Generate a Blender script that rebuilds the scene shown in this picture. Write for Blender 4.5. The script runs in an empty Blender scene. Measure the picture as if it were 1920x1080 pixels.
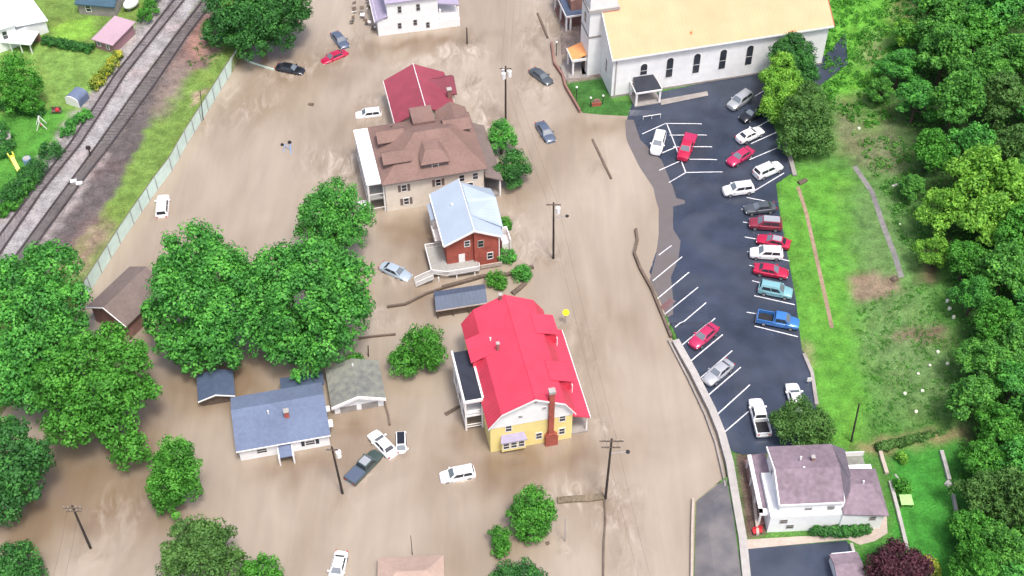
import bpy, math, random
import numpy as np
from mathutils import Vector, Matrix
random.seed(7); RNG = np.random.default_rng(11)
R = math.radians
SC = bpy.context.scene
COL = SC.collection

# ------------------------------------------------------------------ camera, sky, sun, exposure
FPX, PITCH, CAMH = 2470.0, R(47.5), 147.0
cam_d = bpy.data.cameras.new('camera'); cam = bpy.data.objects.new('camera', cam_d); COL.objects.link(cam)
cam.location = (0, 0, CAMH); cam.rotation_euler = (R(90) - PITCH, 0, 0)
cam_d.sensor_width = 36; cam_d.lens = FPX / 1920 * 36; cam_d.clip_start = 1; cam_d.clip_end = 3000
SC.camera = cam
SUN_EL, SUN_AZ = R(68), R(150)          # azimuth measured from +Y towards +X
W = bpy.data.worlds.new('World'); SC.world = W; W.use_nodes = True
nt = W.node_tree; nt.nodes.clear()
sky = nt.nodes.new('ShaderNodeTexSky'); sky.sky_type = 'NISHITA'; sky.sun_disc = False
sky.sun_elevation = SUN_EL; sky.sun_rotation = SUN_AZ; sky.air_density = 0.6; sky.dust_density = 5.0; sky.ozone_density = 0.6
bg = nt.nodes.new('ShaderNodeBackground'); bg.inputs[1].default_value = 0.15
wo = nt.nodes.new('ShaderNodeOutputWorld')
nt.links.new(sky.outputs[0], bg.inputs[0]); nt.links.new(bg.outputs[0], wo.inputs[0])
sl = bpy.data.lights.new('sun', 'SUN'); sl.energy = 1.5; sl.angle = R(10); sl.color = (1.0, 0.97, 0.93)
so = bpy.data.objects.new('sun', sl); COL.objects.link(so)
sd = Vector((math.sin(SUN_AZ) * math.cos(SUN_EL), math.cos(SUN_AZ) * math.cos(SUN_EL), math.sin(SUN_EL)))
so.rotation_euler = sd.to_track_quat('Z', 'Y').to_euler(); so.location = sd * 300
SC.view_settings.view_transform = 'Standard'; SC.view_settings.look = 'None'
SC.view_settings.exposure = 0.86; SC.view_settings.gamma = 1.0

# ------------------------------------------------------------------ where things stand
SP, CP = math.sin(PITCH), math.cos(PITCH)
def G(x, y, z=0.0):
    u = (x - 960) / FPX; v = (y - 540) / FPX
    d = (CAMH - z) / (SP + v * CP)
    return Vector((u * d, d * (CP - v * SP), z))
def curve_from(pts):
    w = sorted([(G(x, y).y, G(x, y).x) for x, y in pts])
    return np.array([a for a, b in w]), np.array([b for a, b in w])
XL = curve_from([(560, -120), (455, 106), (425, 150), (390, 207), (350, 270), (322, 320), (295, 355), (250, 420), (225, 457), (190, 512), (120, 620), (-60, 860), (-300, 1200)])
XS = curve_from([(1045, -100), (1052, 100), (1060, 160), (1092, 212), (1182, 220), (1190, 265), (1213, 312), (1240, 352), (1250, 400), (1246, 450), (1226, 510),
                 (1228, 545), (1262, 640), (1300, 716), (1338, 792), (1352, 840), (1362, 896), (1348, 903), (1304, 940), (1300, 1080), (1298, 1300)])
XE = curve_from([(1580, -100), (1560, 100), (1500, 220), (1475, 300), (1475, 400), (1500, 640), (1530, 760), (1560, 830), (1640, 900), (1680, 1080), (1720, 1300)])
WALLY = (G(1262, 1300).y, G(1250, 600).y)
def hgt(X, Y):
    X = np.asarray(X, float); Y = np.asarray(Y, float)
    xl = np.interp(Y, *XL); xs = np.interp(Y, *XS); xe = np.interp(Y, *XE)
    left = 2.3 + np.clip((xl - X) / 14, 0, 1) * 0.6
    k = np.where(Y < G(1262, 610).y, np.where(Y < G(1348, 903).y, 0.25, 3.0), 0.05)
    k = np.where(Y > G(1150, 214).y, 1.5, k)
    right = np.minimum(0.55, k * (X - xs)) + np.clip(X - xe - 9, 0, 400) * 0.17
    mid = np.maximum(-1.3, 0.05 * (X - xs))
    rip = 0.022 * (np.sin(X * 1.1 + 2 * np.sin(Y * .7)) + np.sin(Y * 1.9 + X * .6) + 0.6 * np.sin(X * 3.1 - Y * 2.3))
    right = right + 1.3 * rip * np.clip(1 - (X - xs) / 3, 0, 1) * (Y > G(1262, 610).y)
    h = np.where(X < xl, left, np.where(X > xs, right, mid))
    return h
def h1(X, Y): return float(hgt(X, Y))
def T(x, y, dz=0.0):                    # a point of the terrain
    z = 0.0
    for _ in range(12):
        p = G(x, y, z); z = 0.5 * z + 0.5 * max(h1(p.x, p.y), 0.0)
    return G(x, y, z) + Vector((0, 0, dz))

# ------------------------------------------------------------------ bookkeeping
def tag(o, label=None, cat=None, group=None, kind=None):
    if label: o['label'] = label
    if cat: o['category'] = cat
    if group: o['group'] = group
    if kind: o['kind'] = kind
    return o
def empty(name, loc, rz=0.0, label=None, cat=None, group=None):
    o = bpy.data.objects.new(name, None); COL.objects.link(o); o.empty_display_size = 0.3
    o.location = loc; o.rotation_euler = (0, 0, rz)
    return tag(o, label, cat, group)
class MB:
    def __init__(s): s.v = []; s.f = []
    def add(s, vs, fs):
        n = len(s.v); s.v += [tuple(v) for v in vs]; s.f += [tuple(i + n for i in f) for f in fs]; return s
    def box(s, x0, x1, y0, y1, z0, z1):
        return s.add([(x0,y0,z0),(x1,y0,z0),(x1,y1,z0),(x0,y1,z0),(x0,y0,z1),(x1,y0,z1),(x1,y1,z1),(x0,y1,z1)],
                     [(0,3,2,1),(4,5,6,7),(0,1,5,4),(1,2,6,5),(2,3,7,6),(3,0,4,7)])
    def slab(s, poly, t):               # a sheet with thickness, hanging t below poly
        n = len(poly); lo = [(p[0], p[1], p[2] - t) for p in poly]
        return s.add(list(poly) + lo, [tuple(range(n)), tuple(range(2*n-1, n-1, -1))] + [(i, i+n, (i+1) % n + n, (i+1) % n) for i in range(n)])
    def prism(s, prof, axis, a0, a1):   # prof (u, z) swept along 'x' or 'y'
        n = len(prof)
        def P(u, z, a): return (a, u, z) if axis == 'x' else (u, a, z)
        return s.add([P(u, z, a0) for u, z in prof] + [P(u, z, a1) for u, z in prof],
                     [tuple(range(n)), tuple(range(2*n-1, n-1, -1))] + [(i, i+n, (i+1) % n + n, (i+1) % n) for i in range(n)])
    def tube(s, p0, p1, r0, r1=None, n=8):
        r1 = r0 if r1 is None else r1
        p0 = Vector(p0); p1 = Vector(p1); d = (p1 - p0).normalized()
        a = d.orthogonal().normalized(); b = d.cross(a)
        vs = []
        for p, r in ((p0, r0), (p1, r1)):
            for i in range(n):
                t = 2 * math.pi * i / n; vs.append(p + a * r * math.cos(t) + b * r * math.sin(t))
        return s.add(vs, [(i, (i+1) % n, (i+1) % n + n, i + n) for i in range(n)] + [tuple(range(n-1, -1, -1)), tuple(range(n, 2*n))])
    def path(s, pts, r, n=6):
        for a, b in zip(pts, pts[1:]): s.tube(a, b, r, r, n)
        return s
    def ball(s, c, r, n=10, m=6, sq=1.0, jit=0.0):
        vs = []; c = Vector(c)
        for j in range(m + 1):
            ph = math.pi * j / m
            for i in range(n):
                th = 2 * math.pi * i / n; q = 1 + random.uniform(-jit, jit)
                vs.append(c + Vector((r*q*math.sin(ph)*math.cos(th), r*q*math.sin(ph)*math.sin(th), r*sq*q*math.cos(ph))))
        return s.add(vs, [(j*n+i, (j+1)*n+i, (j+1)*n+(i+1) % n, j*n+(i+1) % n) for j in range(m) for i in range(n)])
    def build(s, name, mat, parent=None, loc=None, smooth=False):
        me = bpy.data.meshes.new(name); me.from_pydata(s.v, [], s.f); me.validate(); me.update()
        if smooth: me.polygons.foreach_set('use_smooth', [True] * len(me.polygons))
        me.materials.append(mat); o = bpy.data.objects.new(name, me); COL.objects.link(o)
        if parent: o.parent = parent
        if loc is not None: o.location = loc
        return o

# ------------------------------------------------------------------ materials
def N(nt, t, **k):
    n = nt.nodes.new(t)
    for a, b in k.items(): setattr(n, a, b)
    return n
def mat(name, col, rough=0.7, var=0.12, scale=1.5, spec=0.4, metal=0.0, stripes=None, sdepth=0.35, speriod=0.45, bump=0.0, col2=None, coat=0.0):
    m = bpy.data.materials.new(name); m.use_nodes = True; nt = m.node_tree; L = nt.links
    b = nt.nodes['Principled BSDF']; b.inputs['Roughness'].default_value = rough; b.inputs['Metallic'].default_value = metal
    b.inputs['Specular IOR Level'].default_value = spec; b.inputs['Coat Weight'].default_value = coat; b.inputs['Coat Roughness'].default_value = 0.08
    tc = N(nt, 'ShaderNodeTexCoord'); n1 = N(nt, 'ShaderNodeTexNoise'); n1.inputs['Scale'].default_value = scale; n1.inputs['Detail'].default_value = 6
    L.new(tc.outputs['Object'], n1.inputs['Vector'])
    n2 = N(nt, 'ShaderNodeTexNoise'); n2.inputs['Scale'].default_value = scale * 0.13; n2.inputs['Detail'].default_value = 3; L.new(tc.outputs['Object'], n2.inputs['Vector'])
    ad = N(nt, 'ShaderNodeMath', operation='ADD'); L.new(n1.outputs[0], ad.inputs[0]); L.new(n2.outputs[0], ad.inputs[1])
    mr = N(nt, 'ShaderNodeMapRange'); mr.inputs[1].default_value = 0.7; mr.inputs[2].default_value = 1.3; L.new(ad.outputs[0], mr.inputs[0])
    cr = N(nt, 'ShaderNodeMix', data_type='RGBA')
    c2 = col2 or tuple(min(1, c * (1 + var * 1.2)) for c in col); c1 = tuple(c * (1 - var) for c in col)
    cr.inputs[6].default_value = (*c1, 1); cr.inputs[7].default_value = (*c2, 1); L.new(mr.outputs[0], cr.inputs[0])
    out = cr.outputs[2]
    if stripes is not None:
        sx = N(nt, 'ShaderNodeSeparateXYZ'); L.new(tc.outputs['Object'], sx.inputs[0])
        md = N(nt, 'ShaderNodeMath', operation='MODULO'); ab = N(nt, 'ShaderNodeMath', operation='ADD'); ab.inputs[1].default_value = 500.0
        L.new(sx.outputs[stripes], ab.inputs[0]); L.new(ab.outputs[0], md.inputs[0]); md.inputs[1].default_value = speriod
        lt = N(nt, 'ShaderNodeMath', operation='LESS_THAN'); L.new(md.outputs[0], lt.inputs[0]); lt.inputs[1].default_value = speriod * 0.13
        mm = N(nt, 'ShaderNodeMath', operation='MULTIPLY'); L.new(lt.outputs[0], mm.inputs[0]); mm.inputs[1].default_value = sdepth
        mx = N(nt, 'ShaderNodeMix', data_type='RGBA'); L.new(mm.outputs[0], mx.inputs[0]); L.new(out, mx.inputs[6]); mx.inputs[7].default_value = (*[c * 0.45 for c in col], 1)
        out = mx.outputs[2]
    L.new(out, b.inputs['Base Color'])
    if bump:
        bp = N(nt, 'ShaderNodeBump'); bp.inputs['Strength'].default_value = bump; bp.inputs['Distance'].default_value = 0.15
        L.new(n1.outputs[0], bp.inputs['Height']); L.new(bp.outputs[0], b.inputs['Normal'])
    return m
def emit(name, col, s):
    m = mat(name, col, 0.4, 0); b = m.node_tree.nodes['Principled BSDF']
    b.inputs['Emission Color'].default_value = (*col, 1); b.inputs['Emission Strength'].default_value = s; return m
M = {}
M['white'] = mat('white siding', (0.78, 0.80, 0.80), 0.6, 0.06, 1.0, stripes=2, speriod=0.3, sdepth=0.22)
M['plaster'] = mat('white plaster', (0.76, 0.77, 0.77), 0.75, 0.08, 0.8)
M['trim'] = mat('white painted trim', (0.78, 0.77, 0.76), 0.5, 0.04)
M['cream'] = mat('cream siding', (0.70, 0.64, 0.55), 0.65, 0.07, 1.0, stripes=2, speriod=0.28, sdepth=0.25)
M['yellow'] = mat('pale yellow siding', (0.78, 0.66, 0.27), 0.6, 0.06, 1.0, stripes=2, speriod=0.26, sdepth=0.25)
M['brick'] = mat('red brick', (0.34, 0.085, 0.06), 0.8, 0.25, 6.0, stripes=2, speriod=0.22, sdepth=0.3)
M['brickdull'] = mat('dull brick', (0.24, 0.13, 0.11), 0.85, 0.25, 5.0)
M['redroof'] = mat('bright red metal roof', (0.56, 0.045, 0.085), 0.5, 0.12, 0.5, 0.5, stripes=1, speriod=0.7, sdepth=0.28)
M['maroon'] = mat('maroon metal roof', (0.25, 0.045, 0.07), 0.65, 0.14, 0.6, 0.5, stripes=1, speriod=0.5, sdepth=0.25)
M['brownroof'] = mat('brown shingles', (0.20, 0.13, 0.112), 0.85, 0.14, 2.5, 0.2, stripes=1, speriod=0.4, sdepth=0.12)
M['brownroof2'] = mat('greyer brown shingles', (0.17, 0.135, 0.125), 0.85, 0.14, 2.5, 0.2)
M['blueroof'] = mat('pale blue metal roof', (0.345, 0.415, 0.50), 0.4, 0.06, 0.4, 0.5, 0.0, stripes=1, speriod=0.5, sdepth=0.2)
M['slate'] = mat('blue grey shingles', (0.125, 0.16, 0.245), 0.8, 0.12, 1.8, 0.3, stripes=1, speriod=0.4, sdepth=0.1)
M['darkblue'] = mat('dark blue grey roofing', (0.06, 0.085, 0.14), 0.6, 0.15, 1.5)
M['blackroof'] = mat('black rubber roof', (0.022, 0.026, 0.038), 0.5, 0.25, 1.2)
M['whiteroof'] = mat('white membrane roof', (0.82, 0.84, 0.86), 0.5, 0.03, 0.5)
M['peach'] = mat('pale orange metal roof', (0.78, 0.35, 0.205), 0.6, 0.08, 0.3, 0.2, stripes=0, speriod=0.7, sdepth=0.16)
M['orange'] = mat('orange metal roof', (0.78, 0.33, 0.12), 0.5, 0.08, 0.8)
M['mossroof'] = mat('mossy grey shingles', (0.165, 0.175, 0.18), 0.9, 0.3, 1.2, 0.2, col2=(0.24, 0.25, 0.21))
M['purpleroof'] = mat('mauve grey shingles', (0.205, 0.16, 0.19), 0.85, 0.22, 1.6, 0.2)
M['mauve'] = mat('mauve metal roof', (0.40, 0.28, 0.33), 0.6, 0.06)
M['mauvewall'] = mat('mauve siding', (0.30, 0.17, 0.19), 0.7, 0.1)
M['lilac'] = mat('lilac grey shingles', (0.30, 0.27, 0.37), 0.8, 0.1, 1.5)
M['tealroof'] = mat('dark teal roofing', (0.04, 0.09, 0.13), 0.6, 0.2)
M['pane'] = mat('window glass', (0.03, 0.035, 0.045), 0.12, 0.2, 1.0, 0.8)
M['dark'] = mat('dark void', (0.02, 0.02, 0.024), 0.8, 0.2)
M['wood'] = mat('weathered timber', (0.12, 0.09, 0.07), 0.85, 0.3, 3.0)
M['pole'] = mat('creosoted pole', (0.035, 0.028, 0.025), 0.85, 0.3, 3.0)
M['deck'] = mat('greyed deck boards', (0.30, 0.30, 0.28), 0.8, 0.12, 2.0, stripes=0, speriod=0.2, sdepth=0.3)
M['concrete'] = mat('pale concrete', (0.36, 0.345, 0.33), 0.85, 0.12, 1.2)
M['concrete2'] = mat('stained concrete', (0.27, 0.25, 0.235), 0.9, 0.2, 1.0)
M['pave'] = mat('tan paving', (0.40, 0.34, 0.29), 0.85, 0.12, 2.0)
M['metal'] = mat('galvanised steel', (0.42, 0.43, 0.45), 0.4, 0.1, 2, 0.5, 0.7)
M['rail'] = mat('rusty rail steel', (0.07, 0.055, 0.06), 0.5, 0.2, 2, 0.5, 0.3)
M['tie'] = mat('old railway sleepers', (0.20, 0.18, 0.18), 0.9, 0.3, 2.0)
M['asphalt'] = mat('wet asphalt', (0.034, 0.044, 0.068), 0.40, 0.30, 0.30, 0.5, bump=0.05)
M['asphalt2'] = mat('muddy asphalt', (0.085, 0.09, 0.115), 0.5, 0.3, 0.3, 0.5, col2=(0.20, 0.185, 0.18))
_nt = M['asphalt'].node_tree; _n = _nt.nodes.new('ShaderNodeTexNoise'); _n.inputs['Scale'].default_value = .09; _n.inputs['Detail'].default_value = 7; _n.inputs['Distortion'].default_value = 1.5
_m = _nt.nodes.new('ShaderNodeMapRange'); _m.inputs[1].default_value = .4; _m.inputs[2].default_value = .62; _m.inputs[3].default_value = .22; _m.inputs[4].default_value = .6
_t = _nt.nodes.new('ShaderNodeTexCoord'); _nt.links.new(_t.outputs['Object'], _n.inputs['Vector']); _nt.links.new(_n.outputs[0], _m.inputs[0]); _nt.links.new(_m.outputs[0], _nt.nodes['Principled BSDF'].inputs['Roughness'])
M['carglass'] = mat('windscreen glass', (0.13, 0.155, 0.18), 0.08, 0.1, 1.0, 0.9)  # paler than the panes: reflected sky is put into the base colour
M['line'] = mat('worn white road paint', (0.60, 0.61, 0.64), 0.6, 0.25, 2.5)
M['greenfence'] = mat('pale green panels', (0.60, 0.76, 0.69), 0.6, 0.12, 0.8)
M['stone'] = mat('pale field stone', (0.74, 0.78, 0.60), 0.8, 0.1, 2)
M['dirt'] = mat('bare dirt', (0.26, 0.19, 0.13), 0.95, 0.25, 1.5)
M['tyre'] = mat('tyre rubber', (0.018, 0.018, 0.02), 0.8, 0.1)
M['rim'] = mat('alloy rim', (0.40, 0.41, 0.43), 0.35, 0.05, metal=0.7)
M['lamp_red'] = mat('red lens', (0.45, 0.02, 0.02), 0.25, 0.0)
M['lamp_clear'] = mat('clear lens', (0.75, 0.76, 0.74), 0.15, 0.0)
M['globe'] = mat('white lamp globe', (0.85, 0.85, 0.82), 0.3, 0.0)
M['signyellow'] = mat('yellow sign face', (0.80, 0.82, 0.03), 0.5, 0.03)
M['trunk'] = mat('bark', (0.085, 0.065, 0.05), 0.9, 0.25, 3.0)
M['blueplastic'] = mat('blue grey plastic', (0.20, 0.30, 0.50), 0.5, 0.1)
M['yellowplastic'] = mat('yellow plastic', (0.75, 0.70, 0.10), 0.45, 0.1)
M['redpaint'] = mat('red paint', (0.50, 0.03, 0.04), 0.5, 0.1)

def leafmat(name, dark, light, hi):
    m = bpy.data.materials.new(name); m.use_nodes = True; nt = m.node_tree; L = nt.links
    b = nt.nodes['Principled BSDF']; b.inputs['Roughness'].default_value = 0.55; b.inputs['Specular IOR Level'].default_value = 0.25
    at = N(nt, 'ShaderNodeAttribute'); at.attribute_name = 'tint'
    tc = N(nt, 'ShaderNodeTexCoord'); n1 = N(nt, 'ShaderNodeTexNoise'); n1.inputs['Scale'].default_value = 0.45; n1.inputs['Detail'].default_value = 4
    L.new(tc.outputs['Object'], n1.inputs['Vector'])
    a = N(nt, 'ShaderNodeMath', operation='MULTIPLY_ADD'); L.new(n1.outputs[0], a.inputs[0]); a.inputs[1].default_value = 0.9; L.new(at.outputs['Fac'], a.inputs[2])
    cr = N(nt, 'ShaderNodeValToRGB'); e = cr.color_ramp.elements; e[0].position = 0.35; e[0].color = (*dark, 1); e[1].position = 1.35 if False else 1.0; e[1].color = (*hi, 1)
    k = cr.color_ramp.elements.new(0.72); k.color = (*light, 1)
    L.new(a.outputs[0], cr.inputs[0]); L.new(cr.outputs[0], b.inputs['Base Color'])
    tr = N(nt, 'ShaderNodeBsdfTranslucent'); hs = N(nt, 'ShaderNodeMix', data_type='RGBA', blend_type='MULTIPLY'); hs.inputs[0].default_value = 1
    L.new(cr.outputs[0], hs.inputs[6]); hs.inputs[7].default_value = (1.1, 1.25, 0.6, 1); L.new(hs.outputs[2], tr.inputs[0])
    ms = N(nt, 'ShaderNodeMixShader'); ms.inputs[0].default_value = 0.38; L.new(b.outputs[0], ms.inputs[1]); L.new(tr.outputs[0], ms.inputs[2])
    L.new(ms.outputs[0], nt.nodes['Material Output'].inputs[0]); return m
LM = {'mid': leafmat('mid green leaves', (0.039, 0.139, 0.036), (0.079, 0.310, 0.058), (0.160, 0.505, 0.082)),
      'dark': leafmat('dark green leaves', (0.026, 0.095, 0.028), (0.05, 0.185, 0.045), (0.09, 0.30, 0.06)),
      'fresh': leafmat('fresh green leaves', (0.044, 0.146, 0.034), (0.091, 0.291, 0.050), (0.183, 0.470, 0.078)),
      'bright': leafmat('bright green leaves', (0.035, 0.125, 0.02), (0.075, 0.28, 0.035), (0.14, 0.43, 0.06)),
      'yellow': leafmat('yellow green leaves', (0.073, 0.189, 0.029), (0.175, 0.408, 0.052), (0.320, 0.612, 0.087)),
      'olive': leafmat('olive green leaves', (0.045, 0.11, 0.03), (0.085, 0.20, 0.045), (0.15, 0.31, 0.08)),
      'purple': leafmat('dark red leaves', (0.040, 0.018, 0.026), (0.081, 0.029, 0.044), (0.146, 0.052, 0.073)),
      'goldbush': leafmat('yellow flowering leaves', (0.073, 0.146, 0.029), (0.233, 0.320, 0.044), (0.655, 0.612, 0.087))}

# ------------------------------------------------------------------ ground
def wsmooth(a):
    return a * a * (3 - 2 * a)
def inpoly(px, py, poly):
    ins = np.zeros(px.shape, bool); n = len(poly); j = n - 1
    for i in range(n):
        xi, yi = poly[i]; xj, yj = poly[j]
        c = ((yi > py) != (yj > py)) & (px < (xj - xi) * (py - yi) / (yj - yi + 1e-12) + xi)
        ins ^= c; j = i
    return ins
def soft(px, py, poly, s=0.8):
    a = np.zeros(px.shape)
    for dx, dy in ((0,0),(s,0),(-s,0),(0,s),(0,-s),(s*.7,s*.7),(-s*.7,s*.7),(s*.7,-s*.7),(-s*.7,-s*.7)):
        a += inpoly(px + dx, py + dy, poly)
    return a / 9
def warp(X, Y, amp=0.7):
    return (X + amp * (np.sin(X * 0.9 + 1.7 * np.sin(Y * 0.6)) + 0.6 * np.sin(Y * 2.1 + X * 0.7)) * 0.6,
            Y + amp * (np.sin(Y * 0.8 + 1.9 * np.sin(X * 0.5)) + 0.6 * np.sin(X * 1.9 - Y * 0.5)) * 0.6)
def wp(poly): return [(T(x, y).x, T(x, y).y) for x, y in poly]

ys = np.concatenate([np.linspace(-250, 75, 26)[:-1], np.arange(75, 218, 0.55), np.linspace(218, 700, 36)])
def cols(Y):
    xl = np.interp(Y, *XL); xs = np.interp(Y, *XS); xe = max(np.interp(Y, *XE), xs + 3)
    return np.concatenate([np.linspace(-700, -105, 14)[:-1], np.linspace(-105, xl - 0.01, 95), np.linspace(xl + 0.03, xs, 110),
                           np.linspace(xs + 0.03, xe, 60), np.linspace(xe + 0.5, 112, 90), np.linspace(112.5, 700, 14)])
GX = np.array([cols(y) for y in ys]); GY = np.repeat(ys[:, None], GX.shape[1], 1)
GZ = hgt(GX, GY)
cols_n = GX.shape[1]
C = np.zeros((*GX.shape, 4)); C[..., 3] = 1
isl = GX < np.interp(GY, *XL)
C[..., :3] = (0.20, 0.17, 0.135)                                   # river bed mud
C[isl, :3] = (0.13, 0.215, 0.05)
rgt = GX > np.interp(GY, *XS)
C[rgt, :3] = (0.075, 0.185, 0.04)
wx, wy = warp(GX, GY)
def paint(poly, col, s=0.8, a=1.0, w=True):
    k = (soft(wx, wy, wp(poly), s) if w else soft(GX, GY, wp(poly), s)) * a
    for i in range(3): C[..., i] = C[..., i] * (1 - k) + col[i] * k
# west bank
paint([(395, -60), (420, 60), (392, 125), (345, 130), (300, 190), (250, 300), (165, 440), (40, 560), (-60, 560), (-40, 500), (40, 470), (185, 270), (262, 160), (382, -20)], (0.105, 0.09, 0.09), 0.5)
paint([(385, 0), (405, 60), (400, 110), (350, 125), (345, 70)], (0.27, 0.16, 0.13), 1.5)
paint([(330, 100), (360, 130), (300, 230), (285, 200)], (0.19, 0.15, 0.13), 1.2)
paint([(180, 400), (140, 470), (110, 520), (150, 520), (215, 430)], (0.24, 0.155, 0.14), 1.5, 0.8)
paint([(240, 170), (255, 190), (150, 380), (60, 480), (45, 470), (150, 340)], (0.28, 0.25, 0.245), 0.4, 0.75)
paint([(320, -30), (395, -30), (262, 160), (185, 270), (20, 497), (-80, 620), (-120, 560), (-20, 440), (110, 270), (200, 140)], (0.275, 0.268, 0.272), 0.3, 1, False)
paint([(312, -30), (322, -30), (205, 140), (118, 270), (-10, 430), (-60, 470), (-60, 420), (95, 265), (180, 150)], (0.30, 0.27, 0.27), 0.5)
paint([(343, -40), (368, -40), (293, 67), (236, 140), (152, 270), (78, 362), (0, 477), (-60, 560), (-70, 520), (0, 442), (60, 362), (132, 270), (217, 140), (275, 67)], (0.17, 0.16, 0.17), 0.2, 1, False)
paint([(425, -30), (403, 0), (352, 67), (290, 160), (210, 270), (155, 340), (75, 450), (10, 540), (-30, 560), (20, 497), (100, 385), (185, 270), (262, 160), (330, 67), (382, 0), (400, -30)], (0.13, 0.12, 0.12), 0.25, 1, False)
paint([(0, 88), (60, 88), (180, 100), (220, 98), (150, 205), (90, 210), (-80, 190), (-80, 88)], (0.15, 0.265, 0.06), 0.5)
paint([(90, 50), (170, 30), (180, 70), (110, 80)], (0.17, 0.33, 0.05), 0.5)
paint([(-100, 210), (140, 205), (95, 265), (40, 345), (-100, 420)], (0.07, 0.23, 0.035), 0.8)
paint([(365, 172), (390, 168), (360, 205), (358, 190)], (0.34, 0.25, 0.19), 0.4)
# east side
paint([(1378, 850), (1440, 850), (1440, 1000), (1400, 1012)], (0.12, 0.085, 0.07), 0.3, 1, False)
paint([(1058, 150), (1130, 146), (1150, 190), (1192, 190), (1190, 222), (1095, 216)], (0.045, 0.135, 0.03), 0.3, 1, False)
paint([(1010, -60), (1100, -60), (1128, 146), (1062, 158), (1040, 60)], (0.27, 0.22, 0.19), 0.3, 1, False)
paint([(1560, -60), (1720, -60), (1700, 60), (1640, 140), (1640, 200), (1560, 200), (1530, 130)], (0.10, 0.29, 0.035), 2.5)
paint([(1670, 0), (1730, 0), (1710, 40), (1670, 40)], (0.20, 0.17, 0.10), 1.5, .7)
paint([(1630, 60), (1660, 60), (1660, 110), (1600, 130)], (0.21, 0.23, 0.12), 1.5, .7)
paint([(1560, 190), (1640, 170), (1700, 250), (1700, 330), (1640, 330), (1570, 280)], (0.17, 0.155, 0.10), 1.5, .7)
paint([(1600, 190), (1640, 180), (1660, 240), (1620, 250)], (0.09, 0.22, 0.04), 1.5, .8)
paint([(1455, 340), (1500, 308), (1600, 325), (1605, 500), (1625, 700), (1620, 840), (1530, 830), (1530, 760), (1505, 655), (1497, 640)], (0.09, 0.255, 0.035), 1.0)
paint([(1535, 350), (1580, 350), (1600, 520), (1600, 700), (1575, 650)], (0.09, 0.275, 0.035), 1.5, .8)
paint([(1590, 340), (1700, 360), (1720, 520), (1760, 700), (1620, 690)], (0.115, 0.205, 0.07), 2.5, .8)
paint([(1640, 640), (1790, 640), (1800, 760), (1680, 790)], (0.115, 0.19, 0.07), 2.5, .7)
paint([(1596, 516), (1683, 512), (1692, 552), (1602, 566)], (0.21, 0.165, 0.115), 0.8)
paint([(1662, 622), (1772, 612), (1772, 636), (1668, 642)], (0.15, 0.115, 0.08), 0.8, .9)
paint([(1750, 440), (1780, 440), (1775, 480), (1740, 540), (1720, 530)], (0.13, 0.095, 0.06), 0.8, .9)
paint([(1495, 640), (1520, 640), (1530, 680), (1505, 690)], (0.24, 0.19, 0.12), 0.8, .7)
paint([(1600, 830), (1820, 796), (1830, 812), (1740, 830), (1650, 850), (1600, 842)], (0.24, 0.16, 0.10), 0.7, .8)
paint([(1672, 850), (1760, 832), (1830, 830), (1840, 1100), (1620, 1100), (1600, 1040), (1660, 1010), (1680, 960)], (0.045, 0.21, 0.03), 0.8)
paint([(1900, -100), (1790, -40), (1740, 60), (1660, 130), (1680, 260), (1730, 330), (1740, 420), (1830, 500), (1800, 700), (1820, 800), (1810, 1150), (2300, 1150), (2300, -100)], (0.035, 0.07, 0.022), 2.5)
LOTPOLY = [(1190, 184), (1250, 170), (1330, 154), (1530, 117), (1560, 92), (1585, 60), (1590, 120), (1520, 175), (1440, 195), (1452, 240), (1478, 300), (1484, 325), (1455, 345), (1462, 400), (1475, 470), (1492, 560), (1503, 655),
           (1522, 690), (1530, 762), (1536, 812), (1450, 850), (1392, 852), (1372, 846), (1352, 800), (1318, 728), (1276, 648), (1240, 570), (1214, 500), (1190, 430), (1180, 300), (1176, 222)]
ROADPOLY = [(1362, 898), (1350, 905), (1306, 940), (1302, 1080), (1302, 1160), (1408, 1160), (1390, 1080), (1374, 960)]
DRIVEPOLY = [(1395, 1030), (1588, 1014), (1604, 1050), (1612, 1100), (1620, 1180), (1412, 1180)]
for pl in (LOTPOLY, ROADPOLY, DRIVEPOLY): GZ -= np.where(soft(GX, GY, wp(pl), .5) > .55, .15, 0)
rr, cc = GX.shape
idx = np.arange(rr * cc).reshape(rr, cc)
q = np.stack([idx[:-1, :-1], idx[:-1, 1:], idx[1:, 1:], idx[1:, :-1]], -1).reshape(-1, 4)
def mesh_np(name, V, Q):
    me = bpy.data.meshes.new(name); me.vertices.add(len(V)); me.vertices.foreach_set('co', np.asarray(V, np.float32).ravel())
    k = Q.shape[1]; me.loops.add(Q.size); me.loops.foreach_set('vertex_index', Q.astype(np.int32).ravel())
    me.polygons.add(len(Q)); me.polygons.foreach_set('loop_start', np.arange(0, Q.size, k, dtype=np.int32))
    me.update(calc_edges=True); me.validate(); return me
me = mesh_np('ground', np.stack([GX, GY, GZ], -1).reshape(-1, 3), q)
ca = me.color_attributes.new('zone', 'FLOAT_COLOR', 'POINT'); ca.data.foreach_set('color', C.astype(np.float32).ravel())
gm = bpy.data.materials.new('ground cover'); gm.use_nodes = True; nt = gm.node_tree; L = nt.links
b = nt.nodes['Principled BSDF']; b.inputs['Roughness'].default_value = 0.95; b.inputs['Specular IOR Level'].default_value = 0.15
at = N(nt, 'ShaderNodeAttribute'); at.attribute_name = 'zone'; tc = N(nt, 'ShaderNodeTexCoord')
n1 = N(nt, 'ShaderNodeTexNoise'); n1.inputs['Scale'].default_value = 0.55; n1.inputs['Detail'].default_value = 8; n1.inputs['Roughness'].default_value = 0.65; L.new(tc.outputs['Object'], n1.inputs['Vector'])
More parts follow.
